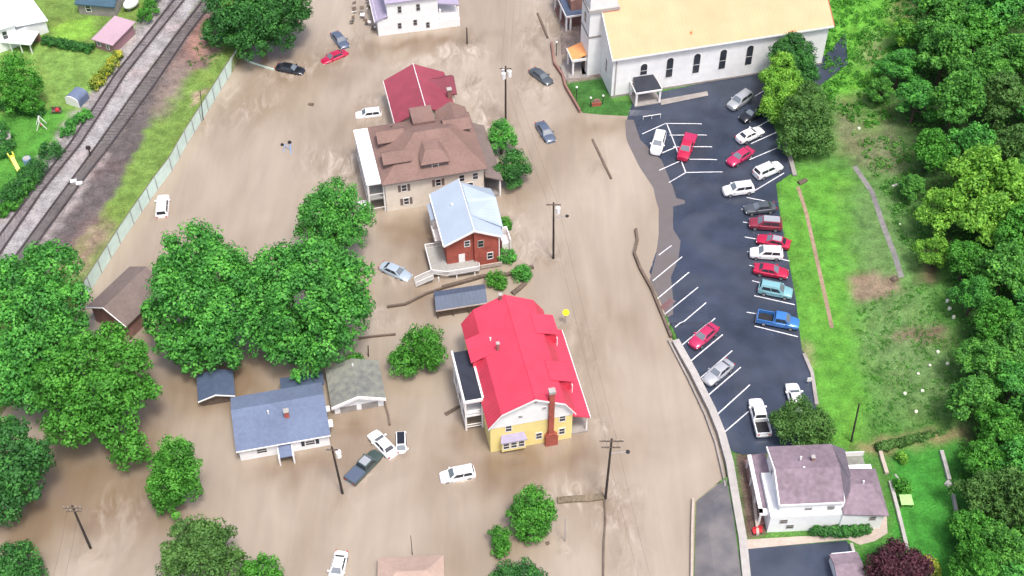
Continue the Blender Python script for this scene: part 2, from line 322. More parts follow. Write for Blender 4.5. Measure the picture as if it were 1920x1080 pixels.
n2 = N(nt, 'ShaderNodeTexNoise'); n2.inputs['Scale'].default_value = 3.5; n2.inputs['Detail'].default_value = 5; L.new(tc.outputs['Object'], n2.inputs['Vector'])
mr = N(nt, 'ShaderNodeMapRange'); mr.inputs[1].default_value = 0.35; mr.inputs[2].default_value = 0.65; mr.inputs[3].default_value = 0.7; mr.inputs[4].default_value = 1.32; L.new(n1.outputs[0], mr.inputs[0])
mr2 = N(nt, 'ShaderNodeMapRange'); mr2.inputs[1].default_value = 0.35; mr2.inputs[2].default_value = 0.65; mr2.inputs[3].default_value = 0.82; mr2.inputs[4].default_value = 1.2; L.new(n2.outputs[0], mr2.inputs[0])
mu = N(nt, 'ShaderNodeMath', operation='MULTIPLY'); L.new(mr.outputs[0], mu.inputs[0]); L.new(mr2.outputs[0], mu.inputs[1])
vm = N(nt, 'ShaderNodeVectorMath', operation='SCALE'); L.new(at.outputs['Color'], vm.inputs[0]); L.new(mu.outputs[0], vm.inputs['Scale'])
n3 = N(nt, 'ShaderNodeTexNoise'); n3.inputs['Scale'].default_value = 0.16; n3.inputs['Detail'].default_value = 6; L.new(tc.outputs['Object'], n3.inputs['Vector'])
m3 = N(nt, 'ShaderNodeMapRange'); m3.inputs[1].default_value = 0.5; m3.inputs[2].default_value = 0.72; m3.inputs[4].default_value = 0.6; L.new(n3.outputs[0], m3.inputs[0])
mx = N(nt, 'ShaderNodeMix', data_type='RGBA', blend_type='MULTIPLY'); L.new(m3.outputs[0], mx.inputs[0]); L.new(vm.outputs[0], mx.inputs[6]); mx.inputs[7].default_value = (1.12, 0.90, 0.9, 1)
L.new(mx.outputs[2], b.inputs['Base Color'])
bp = N(nt, 'ShaderNodeBump'); bp.inputs['Strength'].default_value = 0.6; bp.inputs['Distance'].default_value = 0.3; L.new(mu.outputs[0], bp.inputs['Height']); L.new(bp.outputs[0], b.inputs['Normal'])
me.materials.append(gm); go = bpy.data.objects.new('ground', me); COL.objects.link(go); tag(go, kind='structure')

# ------------------------------------------------------------------ flood water
wys = np.concatenate([np.linspace(-200, 70, 20)[:-1], np.arange(70, 222, 0.7), np.linspace(222, 500, 20)])
wxs = np.concatenate([np.linspace(-120, -70, 20)[:-1], np.arange(-70, 45, 0.7), np.linspace(45.5, 70, 10)])
WX, WY = np.meshgrid(wxs, wys)
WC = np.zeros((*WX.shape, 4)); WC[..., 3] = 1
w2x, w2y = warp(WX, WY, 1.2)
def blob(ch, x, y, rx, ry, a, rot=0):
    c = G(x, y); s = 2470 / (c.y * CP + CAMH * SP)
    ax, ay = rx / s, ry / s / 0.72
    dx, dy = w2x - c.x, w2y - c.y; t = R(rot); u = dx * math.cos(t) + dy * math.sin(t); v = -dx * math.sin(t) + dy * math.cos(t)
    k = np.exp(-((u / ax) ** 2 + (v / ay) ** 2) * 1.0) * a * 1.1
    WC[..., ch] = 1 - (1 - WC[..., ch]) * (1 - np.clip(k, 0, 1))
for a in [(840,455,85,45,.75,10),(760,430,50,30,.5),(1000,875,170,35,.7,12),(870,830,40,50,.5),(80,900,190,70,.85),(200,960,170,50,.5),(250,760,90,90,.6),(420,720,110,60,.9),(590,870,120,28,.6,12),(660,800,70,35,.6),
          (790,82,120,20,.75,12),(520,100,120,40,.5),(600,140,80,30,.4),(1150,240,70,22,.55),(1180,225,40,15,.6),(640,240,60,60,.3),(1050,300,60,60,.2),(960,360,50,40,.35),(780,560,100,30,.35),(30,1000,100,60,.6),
          (900,1040,120,60,.3),(580,1000,60,120,.2),(720,720,60,60,.3),(1090,960,90,40,.35),(1110,640,50,120,.25,-15),(1160,900,60,120,.15),(480,200,140,60,.25,30),(940,240,30,50,.3)]: blob(0, *a)  # browner patches: silt, plus painted reflections of houses and trees
for a in [(630,300,60,28,.95),(670,320,40,20,.9),(905,215,22,60,1,0),(885,160,25,30,.7),(860,100,40,22,.8),(880,85,20,20,.9),(740,180,45,30,.35),(1095,925,70,22,.9),(1150,970,25,50,.8),(1130,800,25,18,.7),
          (960,430,40,40,.55),(1010,470,40,30,.5),(1030,50,40,50,.6),(1000,170,40,40,.5),(460,190,70,50,.45,30),(700,190,30,18,.6),(640,80,60,30,.3),(920,270,20,40,.8),(1080,680,30,80,.4,-20),(800,120,60,20,.5),(560,130,60,20,.3),
          (1180,1010,30,80,.4),(230,960,60,50,.35),(880,500,60,20,.4),(720,600,60,20,.4),(1000,80,30,60,.4)]: blob(1, *a)
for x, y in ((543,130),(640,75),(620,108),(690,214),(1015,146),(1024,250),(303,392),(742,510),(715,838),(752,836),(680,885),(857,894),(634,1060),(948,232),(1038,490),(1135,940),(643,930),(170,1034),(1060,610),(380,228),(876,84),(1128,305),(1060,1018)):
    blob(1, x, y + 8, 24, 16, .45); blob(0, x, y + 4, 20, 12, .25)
me = mesh_np('flood_water', np.stack([WX, WY, np.zeros_like(WX)], -1).reshape(-1, 3),
             (lambda i: np.stack([i[:-1, :-1], i[:-1, 1:], i[1:, 1:], i[1:, :-1]], -1).reshape(-1, 4))(np.arange(WX.size).reshape(WX.shape)))
ca = me.color_attributes.new('silt_and_reflection', 'FLOAT_COLOR', 'POINT'); ca.data.foreach_set('color', WC.astype(np.float32).ravel())  # red holds silt and painted reflections, green the turbulence
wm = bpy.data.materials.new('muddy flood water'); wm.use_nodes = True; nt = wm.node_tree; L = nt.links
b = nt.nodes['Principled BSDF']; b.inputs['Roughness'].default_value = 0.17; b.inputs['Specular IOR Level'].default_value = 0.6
at = N(nt, 'ShaderNodeAttribute'); at.attribute_name = 'silt_and_reflection'; sp = N(nt, 'ShaderNodeSeparateColor'); L.new(at.outputs['Color'], sp.inputs[0])
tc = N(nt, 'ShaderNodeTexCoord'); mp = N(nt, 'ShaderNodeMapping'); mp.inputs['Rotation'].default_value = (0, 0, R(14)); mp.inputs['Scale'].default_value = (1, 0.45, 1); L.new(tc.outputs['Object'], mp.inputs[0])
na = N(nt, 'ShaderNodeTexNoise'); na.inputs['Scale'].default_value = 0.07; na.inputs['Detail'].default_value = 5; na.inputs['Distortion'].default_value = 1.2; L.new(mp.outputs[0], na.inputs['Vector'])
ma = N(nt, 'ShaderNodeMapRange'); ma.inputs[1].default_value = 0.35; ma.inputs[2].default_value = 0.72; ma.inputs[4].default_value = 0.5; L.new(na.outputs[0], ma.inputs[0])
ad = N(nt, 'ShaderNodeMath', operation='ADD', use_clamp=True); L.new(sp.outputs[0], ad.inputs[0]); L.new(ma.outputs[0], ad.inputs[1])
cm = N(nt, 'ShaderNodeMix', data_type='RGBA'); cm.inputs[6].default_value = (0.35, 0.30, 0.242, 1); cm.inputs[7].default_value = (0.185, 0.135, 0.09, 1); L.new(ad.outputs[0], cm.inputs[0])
# foam and boils where the current breaks
nf = N(nt, 'ShaderNodeTexNoise'); nf.inputs['Scale'].default_value = 0.42; nf.inputs['Detail'].default_value = 5; nf.inputs['Distortion'].default_value = 1.1; nf.inputs['Roughness'].default_value = 0.6; L.new(mp.outputs[0], nf.inputs['Vector'])
mf = N(nt, 'ShaderNodeMapRange'); mf.inputs[1].default_value = 0.50; mf.inputs[2].default_value = 0.68; L.new(nf.outputs[0], mf.inputs[0])
fm = N(nt, 'ShaderNodeMath', operation='MULTIPLY'); L.new(mf.outputs[0], fm.inputs[0]); L.new(sp.outputs[1], fm.inputs[1])
c2 = N(nt, 'ShaderNodeMix', data_type='RGBA'); L.new(fm.outputs[0], c2.inputs[0]); L.new(cm.outputs[2], c2.inputs[6]); c2.inputs[7].default_value = (0.49, 0.43, 0.37, 1)
md = N(nt, 'ShaderNodeMapRange'); md.inputs[1].default_value = 0.47; md.inputs[2].default_value = 0.36; L.new(nf.outputs[0], md.inputs[0])
fd = N(nt, 'ShaderNodeMath', operation='MULTIPLY'); L.new(md.outputs[0], fd.inputs[0]); L.new(sp.outputs[1], fd.inputs[1])
c3 = N(nt, 'ShaderNodeMix', data_type='RGBA'); L.new(fd.outputs[0], c3.inputs[0]); L.new(c2.outputs[2], c3.inputs[6]); c3.inputs[7].default_value = (0.22, 0.17, 0.125, 1)
mp2 = N(nt, 'ShaderNodeMapping'); mp2.inputs['Rotation'].default_value = (0, 0, R(14)); mp2.inputs['Scale'].default_value = (1, 0.13, 1); L.new(tc.outputs['Object'], mp2.inputs[0])
ns = N(nt, 'ShaderNodeTexNoise'); ns.inputs['Scale'].default_value = 0.55; ns.inputs['Detail'].default_value = 6; ns.inputs['Distortion'].default_value = 0.6; L.new(mp2.outputs[0], ns.inputs['Vector'])
msr = N(nt, 'ShaderNodeMapRange'); msr.inputs[1].default_value = 0.3; msr.inputs[2].default_value = 0.7; msr.inputs[3].default_value = 0.93; msr.inputs[4].default_value = 1.05; L.new(ns.outputs[0], msr.inputs[0])
vs_ = N(nt, 'ShaderNodeVectorMath', operation='SCALE'); L.new(c3.outputs[2], vs_.inputs[0]); L.new(msr.outputs[0], vs_.inputs['Scale'])
L.new(vs_.outputs[0], b.inputs['Base Color'])
nb = N(nt, 'ShaderNodeTexNoise'); nb.inputs['Scale'].default_value = 1.3; nb.inputs['Detail'].default_value = 6; nb.inputs['Distortion'].default_value = 0.8; L.new(mp.outputs[0], nb.inputs['Vector'])
mb = N(nt, 'ShaderNodeMath', operation='MULTIPLY_ADD'); L.new(sp.outputs[1], mb.inputs[0]); mb.inputs[1].default_value = 1.1; mb.inputs[2].default_value = 0.15
hb = N(nt, 'ShaderNodeMath', operation='MULTIPLY'); L.new(nb.outputs[0], hb.inputs[0]); L.new(mb.outputs[0], hb.inputs[1])
hb2 = N(nt, 'ShaderNodeMath', operation='MULTIPLY_ADD'); L.new(fm.outputs[0], hb2.inputs[0]); hb2.inputs[1].default_value = 0.5; L.new(hb.outputs[0], hb2.inputs[2])
bp = N(nt, 'ShaderNodeBump'); bp.inputs['Strength'].default_value = 0.7; bp.inputs['Distance'].default_value = 0.35; L.new(hb2.outputs[0], bp.inputs['Height']); L.new(bp.outputs[0], b.inputs['Normal'])
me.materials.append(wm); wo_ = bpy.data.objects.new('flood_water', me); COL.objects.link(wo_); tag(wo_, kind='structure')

# ------------------------------------------------------------------ sheets and strips lying on the ground
def sheet(name, poly, m, lift=0.004, world=False, step=1.2, kind='structure', z=None, wavy=0.0):
    """a polygon laid on the terrain as a fine triangulated sheet following its height"""
    import bmesh
    pts = poly if world else wp(poly)
    bm = bmesh.new(); vs = []
    n = len(pts)
    for i in range(n):
        a, c = pts[i], pts[(i + 1) % n]; d = math.dist(a, c); k = max(1, int(d / step))
        for j in range(k):
            t = j / k; vs.append(bm.verts.new((a[0] + (c[0] - a[0]) * t, a[1] + (c[1] - a[1]) * t, 0)))
    bm.faces.new(vs)
    xs = [p[0] for p in pts]; ysx = [p[1] for p in pts]
    for ax, lo, hi in ((0, min(xs), max(xs)), (1, min(ysx), max(ysx))):
        c = lo + step
        while c < hi:
            no = (1, 0, 0) if ax == 0 else (0, 1, 0); co = (c, 0, 0) if ax == 0 else (0, c, 0)
            bmesh.ops.bisect_plane(bm, geom=bm.verts[:] + bm.edges[:] + bm.faces[:], plane_co=co, plane_no=no); c += step
    bmesh.ops.triangulate(bm, faces=bm.faces[:])
    for v in bm.verts: v.co.z = (max(h1(v.co.x, v.co.y), -0.2) if z is None else z) + lift
    me = bpy.data.meshes.new(name); bm.to_mesh(me); bm.free(); me.materials.append(m)
    for p in me.polygons:
        if p.normal.z < 0: p.flip()
    o = bpy.data.objects.new(name, me); COL.objects.link(o)
    if kind: tag(o, kind=kind)
    return o
# the lot: asphalt lies on the slope and dips under the water at the shoreline
lot = sheet('parking_lot', LOTPOLY, M['asphalt'], 0.035, step=1.0)
sheet('mud_fringe', [(1188, 225), (1200, 262), (1240, 300), (1262, 352), (1268, 372), (1284, 376), (1284, 382), (1262, 388), (1262, 430), (1276, 452), (1272, 486), (1258, 520), (1262, 560), (1262, 590), (1252, 596), (1236, 560),
                     (1218, 525), (1230, 480), (1235, 440), (1235, 392), (1224, 356), (1196, 318), (1174, 270), (1172, 225)],
      mat('mud left on asphalt', (0.20, 0.175, 0.17), 0.6, 0.4, 0.6, col2=(0.13, 0.12, 0.125)), 0.065, step=1.0)
sheet('lower_road', ROADPOLY, M['asphalt2'], 0.035, step=1.0)
sheet('driveway', DRIVEPOLY, M['asphalt'], 0.035, step=1.0)
def strip(name, a, c, w, m, lift, parent=None, T_=T):
    p, q_ = T_(*a), T_(*c); d = (q_ - p).xy.normalized(); n_ = Vector((-d.y, d.x)) * w / 2
    k = max(1, int((q_ - p).length / 1.0)); vs = []; fs = []
    for i in range(k + 1):
        t = i / k; x = p.x + (q_.x - p.x) * t; y = p.y + (q_.y - p.y) * t
        for s in (1, -1):
            X, Y = x + n_.x * s, y + n_.y * s; vs.append((X, Y, h1(X, Y) + lift))
    for i in range(k): fs.append((2*i, 2*i+1, 2*i+3, 2*i+2))
    return vs, fs
LN = [((1232,561),(1292,511)),((1246,590),(1309,539)),((1258,622),(1324,568)),((1277,649),(1341,597)),((1292,680),(1355,628)),((1308,714),(1373,658)),((1324,745),(1389,689)),((1340,782),(1406,722)),((1357,812),(1408,768)),
      ((1235,479),(1259,461)),((1224,527),(1279,482)),
      ((1204,252),(1248,232)),((1248,232),(1316,233)),((1250,232),(1286,325)),((1255,254),(1325,254)),((1262,276),(1335,276)),((1272,299),(1344,300)),((1286,324),(1355,323)),((1254,343),(1286,324)),((1236,320),(1274,303)),((1240,288),(1266,277)),
      ((1415,181),(1440,166)),((1400,250),(1446,224)),((1408,270),(1455,249)),((1405,300),(1462,276)),((1415,358),(1470,325)),((1400,371),(1438,378)),((1390,393),(1412,392)),((1393,417),(1420,421)),((1396,445),(1425,450)),((1401,472),(1480,490)),
      ((1405,498),(1425,503)),((1410,527),(1430,532)),((1414,555),(1490,572)),((1400,586),(1425,590)),((1415,612),(1496,632))]
mb = MB()
for a, c in LN:
    vs, fs = strip('l', a, c, 0.17, M['line'], 0.085); mb.add(vs, fs)
tag(mb.build('parking_lines', M['line']), kind='structure')
# a faded red handicap mark on the silted stall
vs, fs = strip('r', (1242, 580), (1262, 562), 1.1, M['line'], 0.08); rm = MB().add(vs, fs).build('painted_mark', mat('worn red paint', (0.30, 0.10, 0.10), 0.7, 0.5, 1.5, col2=(0.14, 0.12, 0.13))); tag(rm, kind='structure')

def wall_along(name, pts, w, h, m, label, cat, z0=-1.0, ztop=None, terr=True, parent=None, group=None):
    P_ = [(T(x, y) if terr else G(x, y)) for x, y in pts]; base = P_[0].copy()
    mbx = MB(); n = len(P_)
    L_, R_ = [], []
    for i in range(n):
        d = ((P_[min(i+1, n-1)] - P_[max(i-1, 0)]).xy).normalized(); nn = Vector((-d.y, d.x, 0)) * w / 2
        zt = (P_[i].z + h) if ztop is None else ztop
        L_.append((P_[i] + nn, zt)); R_.append((P_[i] - nn, zt))
    vs = []
    for (a, zt), (c, _) in zip(L_, R_):
        vs += [(a.x, a.y, z0), (a.x, a.y, zt), (c.x, c.y, zt), (c.x, c.y, z0)]
    fs = [(0, 1, 2, 3), tuple(4*(n-1) + k for k in (3, 2, 1, 0))]
    for i in range(n - 1):
        for k in range(4): fs.append((4*i+k, 4*(i+1)+k, 4*(i+1)+(k+1) % 4, 4*i+(k+1) % 4))
    vs = [(x - base.x, y - base.y, z) for x, y, z in vs]
    o = mbx.add(vs, fs).build(name, m, parent, (base.x, base.y, 0) if parent is None else None)
    if parent is None: tag(o, label, cat, group)
    return o
# walls and kerbs
wall_along('retaining_wall', [(1192, 432), (1195, 452), (1189, 477), (1200, 505), (1222, 545), (1258, 634)], 0.4, 0.35, M['wood'], 'narrow dark retaining wall curving along the flooded left edge of the parking lot', 'wall', ztop=0.55, terr=False)
wall_along('retaining_wall', [(1266, 642), (1300, 700), (1335, 770), (1352, 812), (1368, 870), (1378, 930), (1392, 1010), (1400, 1090)], 1.05, 0.5, M['concrete'], 'pale concrete walkway wall running from the lot down past the white house', 'wall', ztop=0.95)
wall_along('floodwall_lip', [(1253, 640), (1290, 712), (1322, 780), (1342, 835), (1358, 905), (1372, 1010)], 0.25, 0.3, M['concrete2'], 'thin grey kerb wall just left of the pale concrete walkway', 'wall', ztop=0.45, terr=False)
wall_along('road_wall', [(1299, 938), (1297, 1000), (1296, 1090)], 0.3, 0.5, M['pave'], 'thin pinkish wall at the flooded left edge of the lower road', 'wall', ztop=0.6, terr=False)
wall_along('garden_wall', [(1405, 880), (1412, 930), (1420, 1005)], 0.35, 0.6, M['pave'], 'tan garden wall beside the left side of the mauve roofed white house', 'wall')
wall_along('submerged_wall', [(1111, 262), (1128, 298), (1146, 336)], 0.35, 0.15, M['wood'], 'straight dark wall top poking out of the flooded street beside the parking lot', 'wall', ztop=0.2, terr=False)
wall_along('submerged_wall', [(1008, 26), (1018, 50), (1027, 72)], 0.35, 0.15, M['wood'], 'short dark wall top in the water by the dark roofed porch at the top', 'wall', ztop=0.25, terr=False)
wall_along('lawn_wall', [(1034, 84), (1039, 122), (1055, 145), (1060, 165), (1078, 196), (1087, 212)], 0.35, 0.4, M['brickdull'], 'low brick wall edging the church lawn at the waterline', 'wall', ztop=0.75, terr=False)
wall_along('submerged_hedge', [(1045, 940), (1075, 937), (1105, 936), (1132, 932)], 0.9, 0.35, mat('drowned hedge', (0.16, 0.13, 0.09), 0.95, 0.4, 3, bump=0.5), 'brown drowned hedge top left of the utility pole at the bottom', 'hedge', ztop=0.35, terr=False)
wall_along('submerged_fence', [(1134, 940), (1135, 980), (1132, 1020), (1131, 1095)], 0.22, 0.3, M['wood'], 'dark fence top running down from the utility pole at the bottom', 'fence', ztop=0.35, terr=False)
wall_along('submerged_fence', [(726, 577), (760, 572), (800, 552), (830, 542)], 0.3, 0.3, M['wood'], 'drowned fence line leading left from the blue grey flat roofed shed', 'fence', ztop=0.4, terr=False)
wall_along('submerged_fence', [(830, 541), (870, 530), (905, 520), (950, 517), (1000, 502)], 0.5, 0.4, M['wood'], 'fence and debris line between the brick house and the red roofed yellow house', 'fence', ztop=0.5, terr=False)
wall_along('submerged_fence', [(672, 636), (700, 632), (742, 628)], 0.25, 0.3, M['wood'], 'short dark fence top in the water right of the big twin trees', 'fence', ztop=0.3, terr=False)
wall_along('submerged_fence', [(719, 750), (727, 775), (731, 798)], 0.25, 0.3, M['wood'], 'short fence top at the right corner of the mossy garage', 'fence', ztop=0.35, terr=False)
wall_along('garden_wall', [(1764, 848), (1772, 875), (1779, 902)], 0.5, 0.5, M['concrete'], 'upper pale stone garden wall on the far side of the lower lawn', 'wall')
wall_along('garden_wall', [(1786, 930), (1792, 960)], 0.4, 0.5, M['concrete'], 'short lower pale stone wall on the far side of the lower lawn', 'wall')
wall_along('garden_wall', [(1668, 905), (1680, 950), (1690, 990), (1700, 1032)], 0.45, 0.5, M['concrete'], 'long pale stone wall between the white house and the lower lawn', 'wall')
wall_along('garden_wall', [(1648, 842), (1654, 865), (1662, 890)], 0.5, 0.5, M['pave'], 'short tan wall at the upper right corner of the mauve roofed house', 'wall')
wall_along('garden_wall', [(1595, 1022), (1606, 1060), (1612, 1090)], 0.4, 0.5, M['concrete'], 'white wall at the right edge of the dark driveway', 'wall')
wall_along('kerb_wall', [(1507, 665), (1522, 700), (1531, 760)], 0.5, 0.3, M['concrete2'], 'low worn kerb wall at the lower right edge of the parking lot', 'wall')
wall_along('kerb_wall', [(1468, 255), (1482, 300), (1490, 330)], 0.7, 0.3, M['concrete2'], 'grey gravelly kerb beside the parked cars under the olive tree', 'wall')
sheet('path', [(1400, 1012), (1500, 1006), (1620, 1004), (1650, 985), (1662, 960), (1664, 1000), (1640, 1015), (1612, 1022), (1590, 1012), (1400, 1030)], M['pave'], 0.06)
sheet('church_path', [(1052, 120), (1085, 108), (1108, 145), (1060, 152)], M['concrete2'], 0.05)
sheet('church_kerb', [(1238, 188), (1326, 172), (1328, 180), (1240, 198)], M['concrete2'], 0.12)
for nm, pl, w, m in (('dirt_track', [(1496, 350), (1512, 400), (1530, 480), (1548, 560), (1560, 615)], 0.6, M['dirt']), ('hill_path', [(1602, 312), (1635, 360), (1655, 420), (1678, 480), (1690, 520)], 0.8, mat('trodden path', (.185, .18, .175), .95, .3, 1.5))):
    mb = MB()
    for a, c in zip(pl, pl[1:]):
        vs, fs = strip('p', a, c, w, m, 0.03); mb.add(vs, fs)
    tag(mb.build(nm, m), kind='structure')

# pale green flood fence along the west bank
FP = [(452, 108), (425, 150), (390, 207), (350, 270), (322, 320), (295, 355), (250, 420), (225, 457), (190, 512), (150, 575)]
fr = empty('flood_fence', G(*FP[0]), 0, 'long pale green panel fence on the wall between the grass bank and the flood', 'fence')
wall_along('panel', FP, 0.12, 0, M['greenfence'], '', '', z0=-1.0, ztop=2.75, terr=False, parent=fr)
for o in fr.children: pass
P_ = [G(*p) - G(*FP[0]) for p in FP]
for a, c in zip(P_, P_[1:]):
    k = max(1, int((c - a).length / 2.6))
    for i in range(k):
        p = a + (c - a) * i / k; nn = Vector((c.y - a.y, a.x - c.x, 0)).normalized() * -0.1
        MB().box(p.x + nn.x - .06, p.x + nn.x + .06, p.y + nn.y - .06, p.y + nn.y + .06, -1, 2.85).build('post', M['metal'], fr)
cp = MB()
for a, c in zip(P_, P_[1:]): cp.tube(a + Vector((0, 0, 2.8)), c + Vector((0, 0, 2.8)), 0.09, n=5)
cp.build('top_rail', mat('green brown coping', (0.16, 0.15, 0.09), 0.8), fr)
FP2 = [(452, 108), (470, 118), (500, 128), (515, 132)]
wall_along('flood_fence', FP2, 0.1, 0, M['greenfence'], 'short submerged green fence beside the black floating sedan', 'fence', z0=-1, ztop=0.35, terr=False)
wall_along('flood_fence', [(380, 96), (440, 92), (456, 104)], 0.12, 0, mat('dark green mesh', (0.03, 0.16, 0.12), 0.7, .2), 'dark green mesh fence end below the dark tree by the tracks', 'fence', z0=0, ztop=2.9, terr=False)

# ------------------------------------------------------------------ railway
def rail_path(pts, dz): return [T(x, y, dz) for x, y in pts]
RL = [[(350, -40), (327, 0), (275, 67), (217, 140), (132, 270), (60, 362), (0, 442), (-60, 515)], [(368, -40), (346, 0), (293, 67), (236, 140), (152, 270), (78, 362), (0, 477), (-50, 545)],
      [(400, -30), (382, 0), (330, 67), (262, 160), (185, 270), (100, 385), (20, 495), (-30, 560)], [(425, -30), (403, 0), (352, 67), (290, 160), (210, 270), (155, 340), (75, 450), (10, 540)]]
for k, (a, c, lab) in enumerate(((0, 1, 'left railway track of two dark rails on pale ballast'), (2, 3, 'right railway track with dark rails on darker gravel'))):
    A, B_ = rail_path(RL[a], 0.22), rail_path(RL[c], 0.22)
    t = empty('railway_track', A[2], 0, lab, 'track'); o0 = A[2]
    for P_ in (A, B_):
        mb = MB()
        for p, q_ in zip(P_, P_[1:]): mb.tube(p - o0, q_ - o0, 0.16 if k == 0 else 0.14, n=5)
        mb.build('rail', M['rail'], t)
    tm = MB()
    for (p, q_), (r_, s_) in zip(zip(A, A[1:]), zip(B_, B_[1:])):
        n_ = int((q_ - p).length / 0.8)
        for i in range(n_):
            f = i / n_; a_ = p.lerp(q_, f) - o0; b_ = r_.lerp(s_, f) - o0; d = (b_ - a_).normalized()
            a2, b2 = a_ - d * 0.45, b_ + d * 0.45; a2.z -= 0.2; b2.z -= 0.2
            tm.tube(a2, b2, 0.1, n=4)
    tm.build('sleepers', M['tie'] if k == 0 else mat('dark sleepers', (0.13, 0.12, 0.12), 0.9, .3, 2), t)['kind'] = 'stuff'
s = T(170, 292); e_ = empty('signal_post', s, 0, 'short dark railway signal post between the two tracks', 'signal')
MB().tube((0, 0, 0), (0, 0, 1.6), 0.12).build('post', M['pole'], e_); MB().box(-.35, .35, -.2, .2, 1.5, 2.0).build('signal_head', M['pole'], e_)
for (x, y), lb in (((139, 344), 'left of two white boxes beside the right track'), ((150, 348), 'right of two white boxes beside the right track')):
    e_ = empty('relay_box', T(x, y), 0.2, lb, 'box', 'white boxes by the track')
    MB().box(-.42, .42, -.3, .3, 0, .55).build('cabinet', M['concrete'], e_); MB().box(-.48, .48, -.36, .36, .55, .62).build('lid', M['whiteroof'], e_)

# ------------------------------------------------------------------ buildings
class House:
    def __init__(s, name, label, cat, px, ang, z=0.0, group=None):
        p = G(*px, z); s.root = empty(name, p, R(ang), label, cat, group)
    def part(s, name, mb, m, parent=None): return mb.build(name, M[m] if isinstance(m, str) else m, parent or s.root)
    def window(s, face, a, z, w=0.9, h=1.3, at=0.0, arch=False, shut=None, fm='trim'):
        """face S/W/E/N, a = position along the wall, at = wall plane"""
        f, p = MB(), MB(); t = 0.09
        def bar(m, u0, u1, z0, z1, d0, d1):
            if face == 'S': m.box(u0, u1, at - d1, at - d0, z0, z1)
            elif face == 'N': m.box(u0, u1, at + d0, at + d1, z0, z1)
            elif face == 'W': m.box(at - d1, at - d0, u0, u1, z0, z1)
            else: m.box(at + d0, at + d1, u0, u1, z0, z1)
        bar(f, a - w/2 - t, a + w/2 + t, z - t, z, -.02, .07); bar(f, a - w/2 - t, a + w/2 + t, z + h, z + h + t, -.02, .07)
        bar(f, a - w/2 - t, a - w/2, z, z + h, -.02, .07); bar(f, a + w/2, a + w/2 + t, z, z + h, -.02, .07)
        bar(f, a - w/2, a + w/2, z + h*.5 - .03, z + h*.5 + .03, -.02, .05)
        bar(p, a - w/2, a + w/2, z, z + h, -.05, .03)
        if arch:
            for m, r, d in ((f, w/2 + t, .04), (p, w/2, .055)):
                n = 10; pr = [(a - r * math.cos(math.pi * i / n), z + h + t*0 + r * math.sin(math.pi * i / n)) for i in range(n + 1)]
                if face == 'S': m.prism(pr, 'y', at - d - .02, at + .02)
                else: m.prism(pr, 'x', at - d - .02 if face == 'W' else at - .02, at + .02 if face == 'W' else at + d + .02)
        o = s.part('window', f, fm); s.part('pane', p, 'pane', o)
        if shut:
            for sg in (-1, 1):
                q_ = MB(); c = a + sg * (w/2 + .38); bar(q_, c - .22, c + .22, z - .05, z + h + .05, 0, .06); s.part('shutter', q_, shut, o)
        return o
    def door(s, face, a, z, w=1.0, h=2.1, at=0.0, m='trim'):
        d, k = MB(), MB()
        if face == 'S': d.box(a - w/2, a + w/2, at - .06, at + .02, z, z + h); k.box(a + w*.3, a + w*.38, at - .12, at - .06, z + 1, z + 1.1)
        elif face == 'W': d.box(at - .06, at + .02, a - w/2, a + w/2, z, z + h); k.box(at - .12, at - .06, a + w*.3, a + w*.38, z + 1, z + 1.1)
        else: d.box(at - .02, at + .06, a - w/2, a + w/2, z, z + h); k.box(at + .06, at + .12, a + w*.3, a + w*.38, z + 1, z + 1.1)
        o = s.part('door', d, m); s.part('handle', k, 'metal', o)
def gable_roof(x0, x1, y0, y1, ze, zr, axis, t=0.2):
    mb = MB()
    if axis == 'x':
        ym = (y0 + y1) / 2
        mb.slab([(x0, y0, ze), (x1, y0, ze), (x1, ym, zr), (x0, ym, zr)], t); mb.slab([(x0, ym, zr), (x1, ym, zr), (x1, y1, ze), (x0, y1, ze)], t)
    else:
        xm = (x0 + x1) / 2
        mb.slab([(x0, y1, ze), (x0, y0, ze), (xm, y0, zr), (xm, y1, zr)], t); mb.slab([(xm, y1, zr), (xm, y0, zr), (x1, y0, ze), (x1, y1, ze)], t)
    return mb
def gable_wall(x0, x1, y0, y1, ze, zr, axis, z0=-1.0):
    if axis == 'x':
        return MB().prism([(y0, z0), (y1, z0), (y1, ze), ((y0 + y1) / 2, zr), (y0, ze)], 'x', x0, x1)
    return MB().prism([(x0, z0), (x1, z0), (x1, ze), ((x0 + x1) / 2, zr), (x0, ze)], 'y', y0, y1)
def posts(h, spots, r, z0, z1, m='trim', name='post'):
    for x, y in spots: h.part(name, MB().box(x - r, x + r, y - r, y + r, z0, z1), m)
def chimney(h, x, y, z0, z1, w=0.6, m='brick', parent=None):
    c = h.part('chimney', MB().box(x - w/2, x + w/2, y - w/2, y + w/2, z0, z1), m, parent)
    h.part('cap', MB().box(x - w/2 - .06, x + w/2 + .06, y - w/2 - .06, y + w/2 + .06, z1, z1 + .15), 'concrete', c)
def vent(h, x, y, z, m='trim', r=.12): h.part('vent', MB().tube((x, y, z - .3), (x, y, z + .4), r), m)

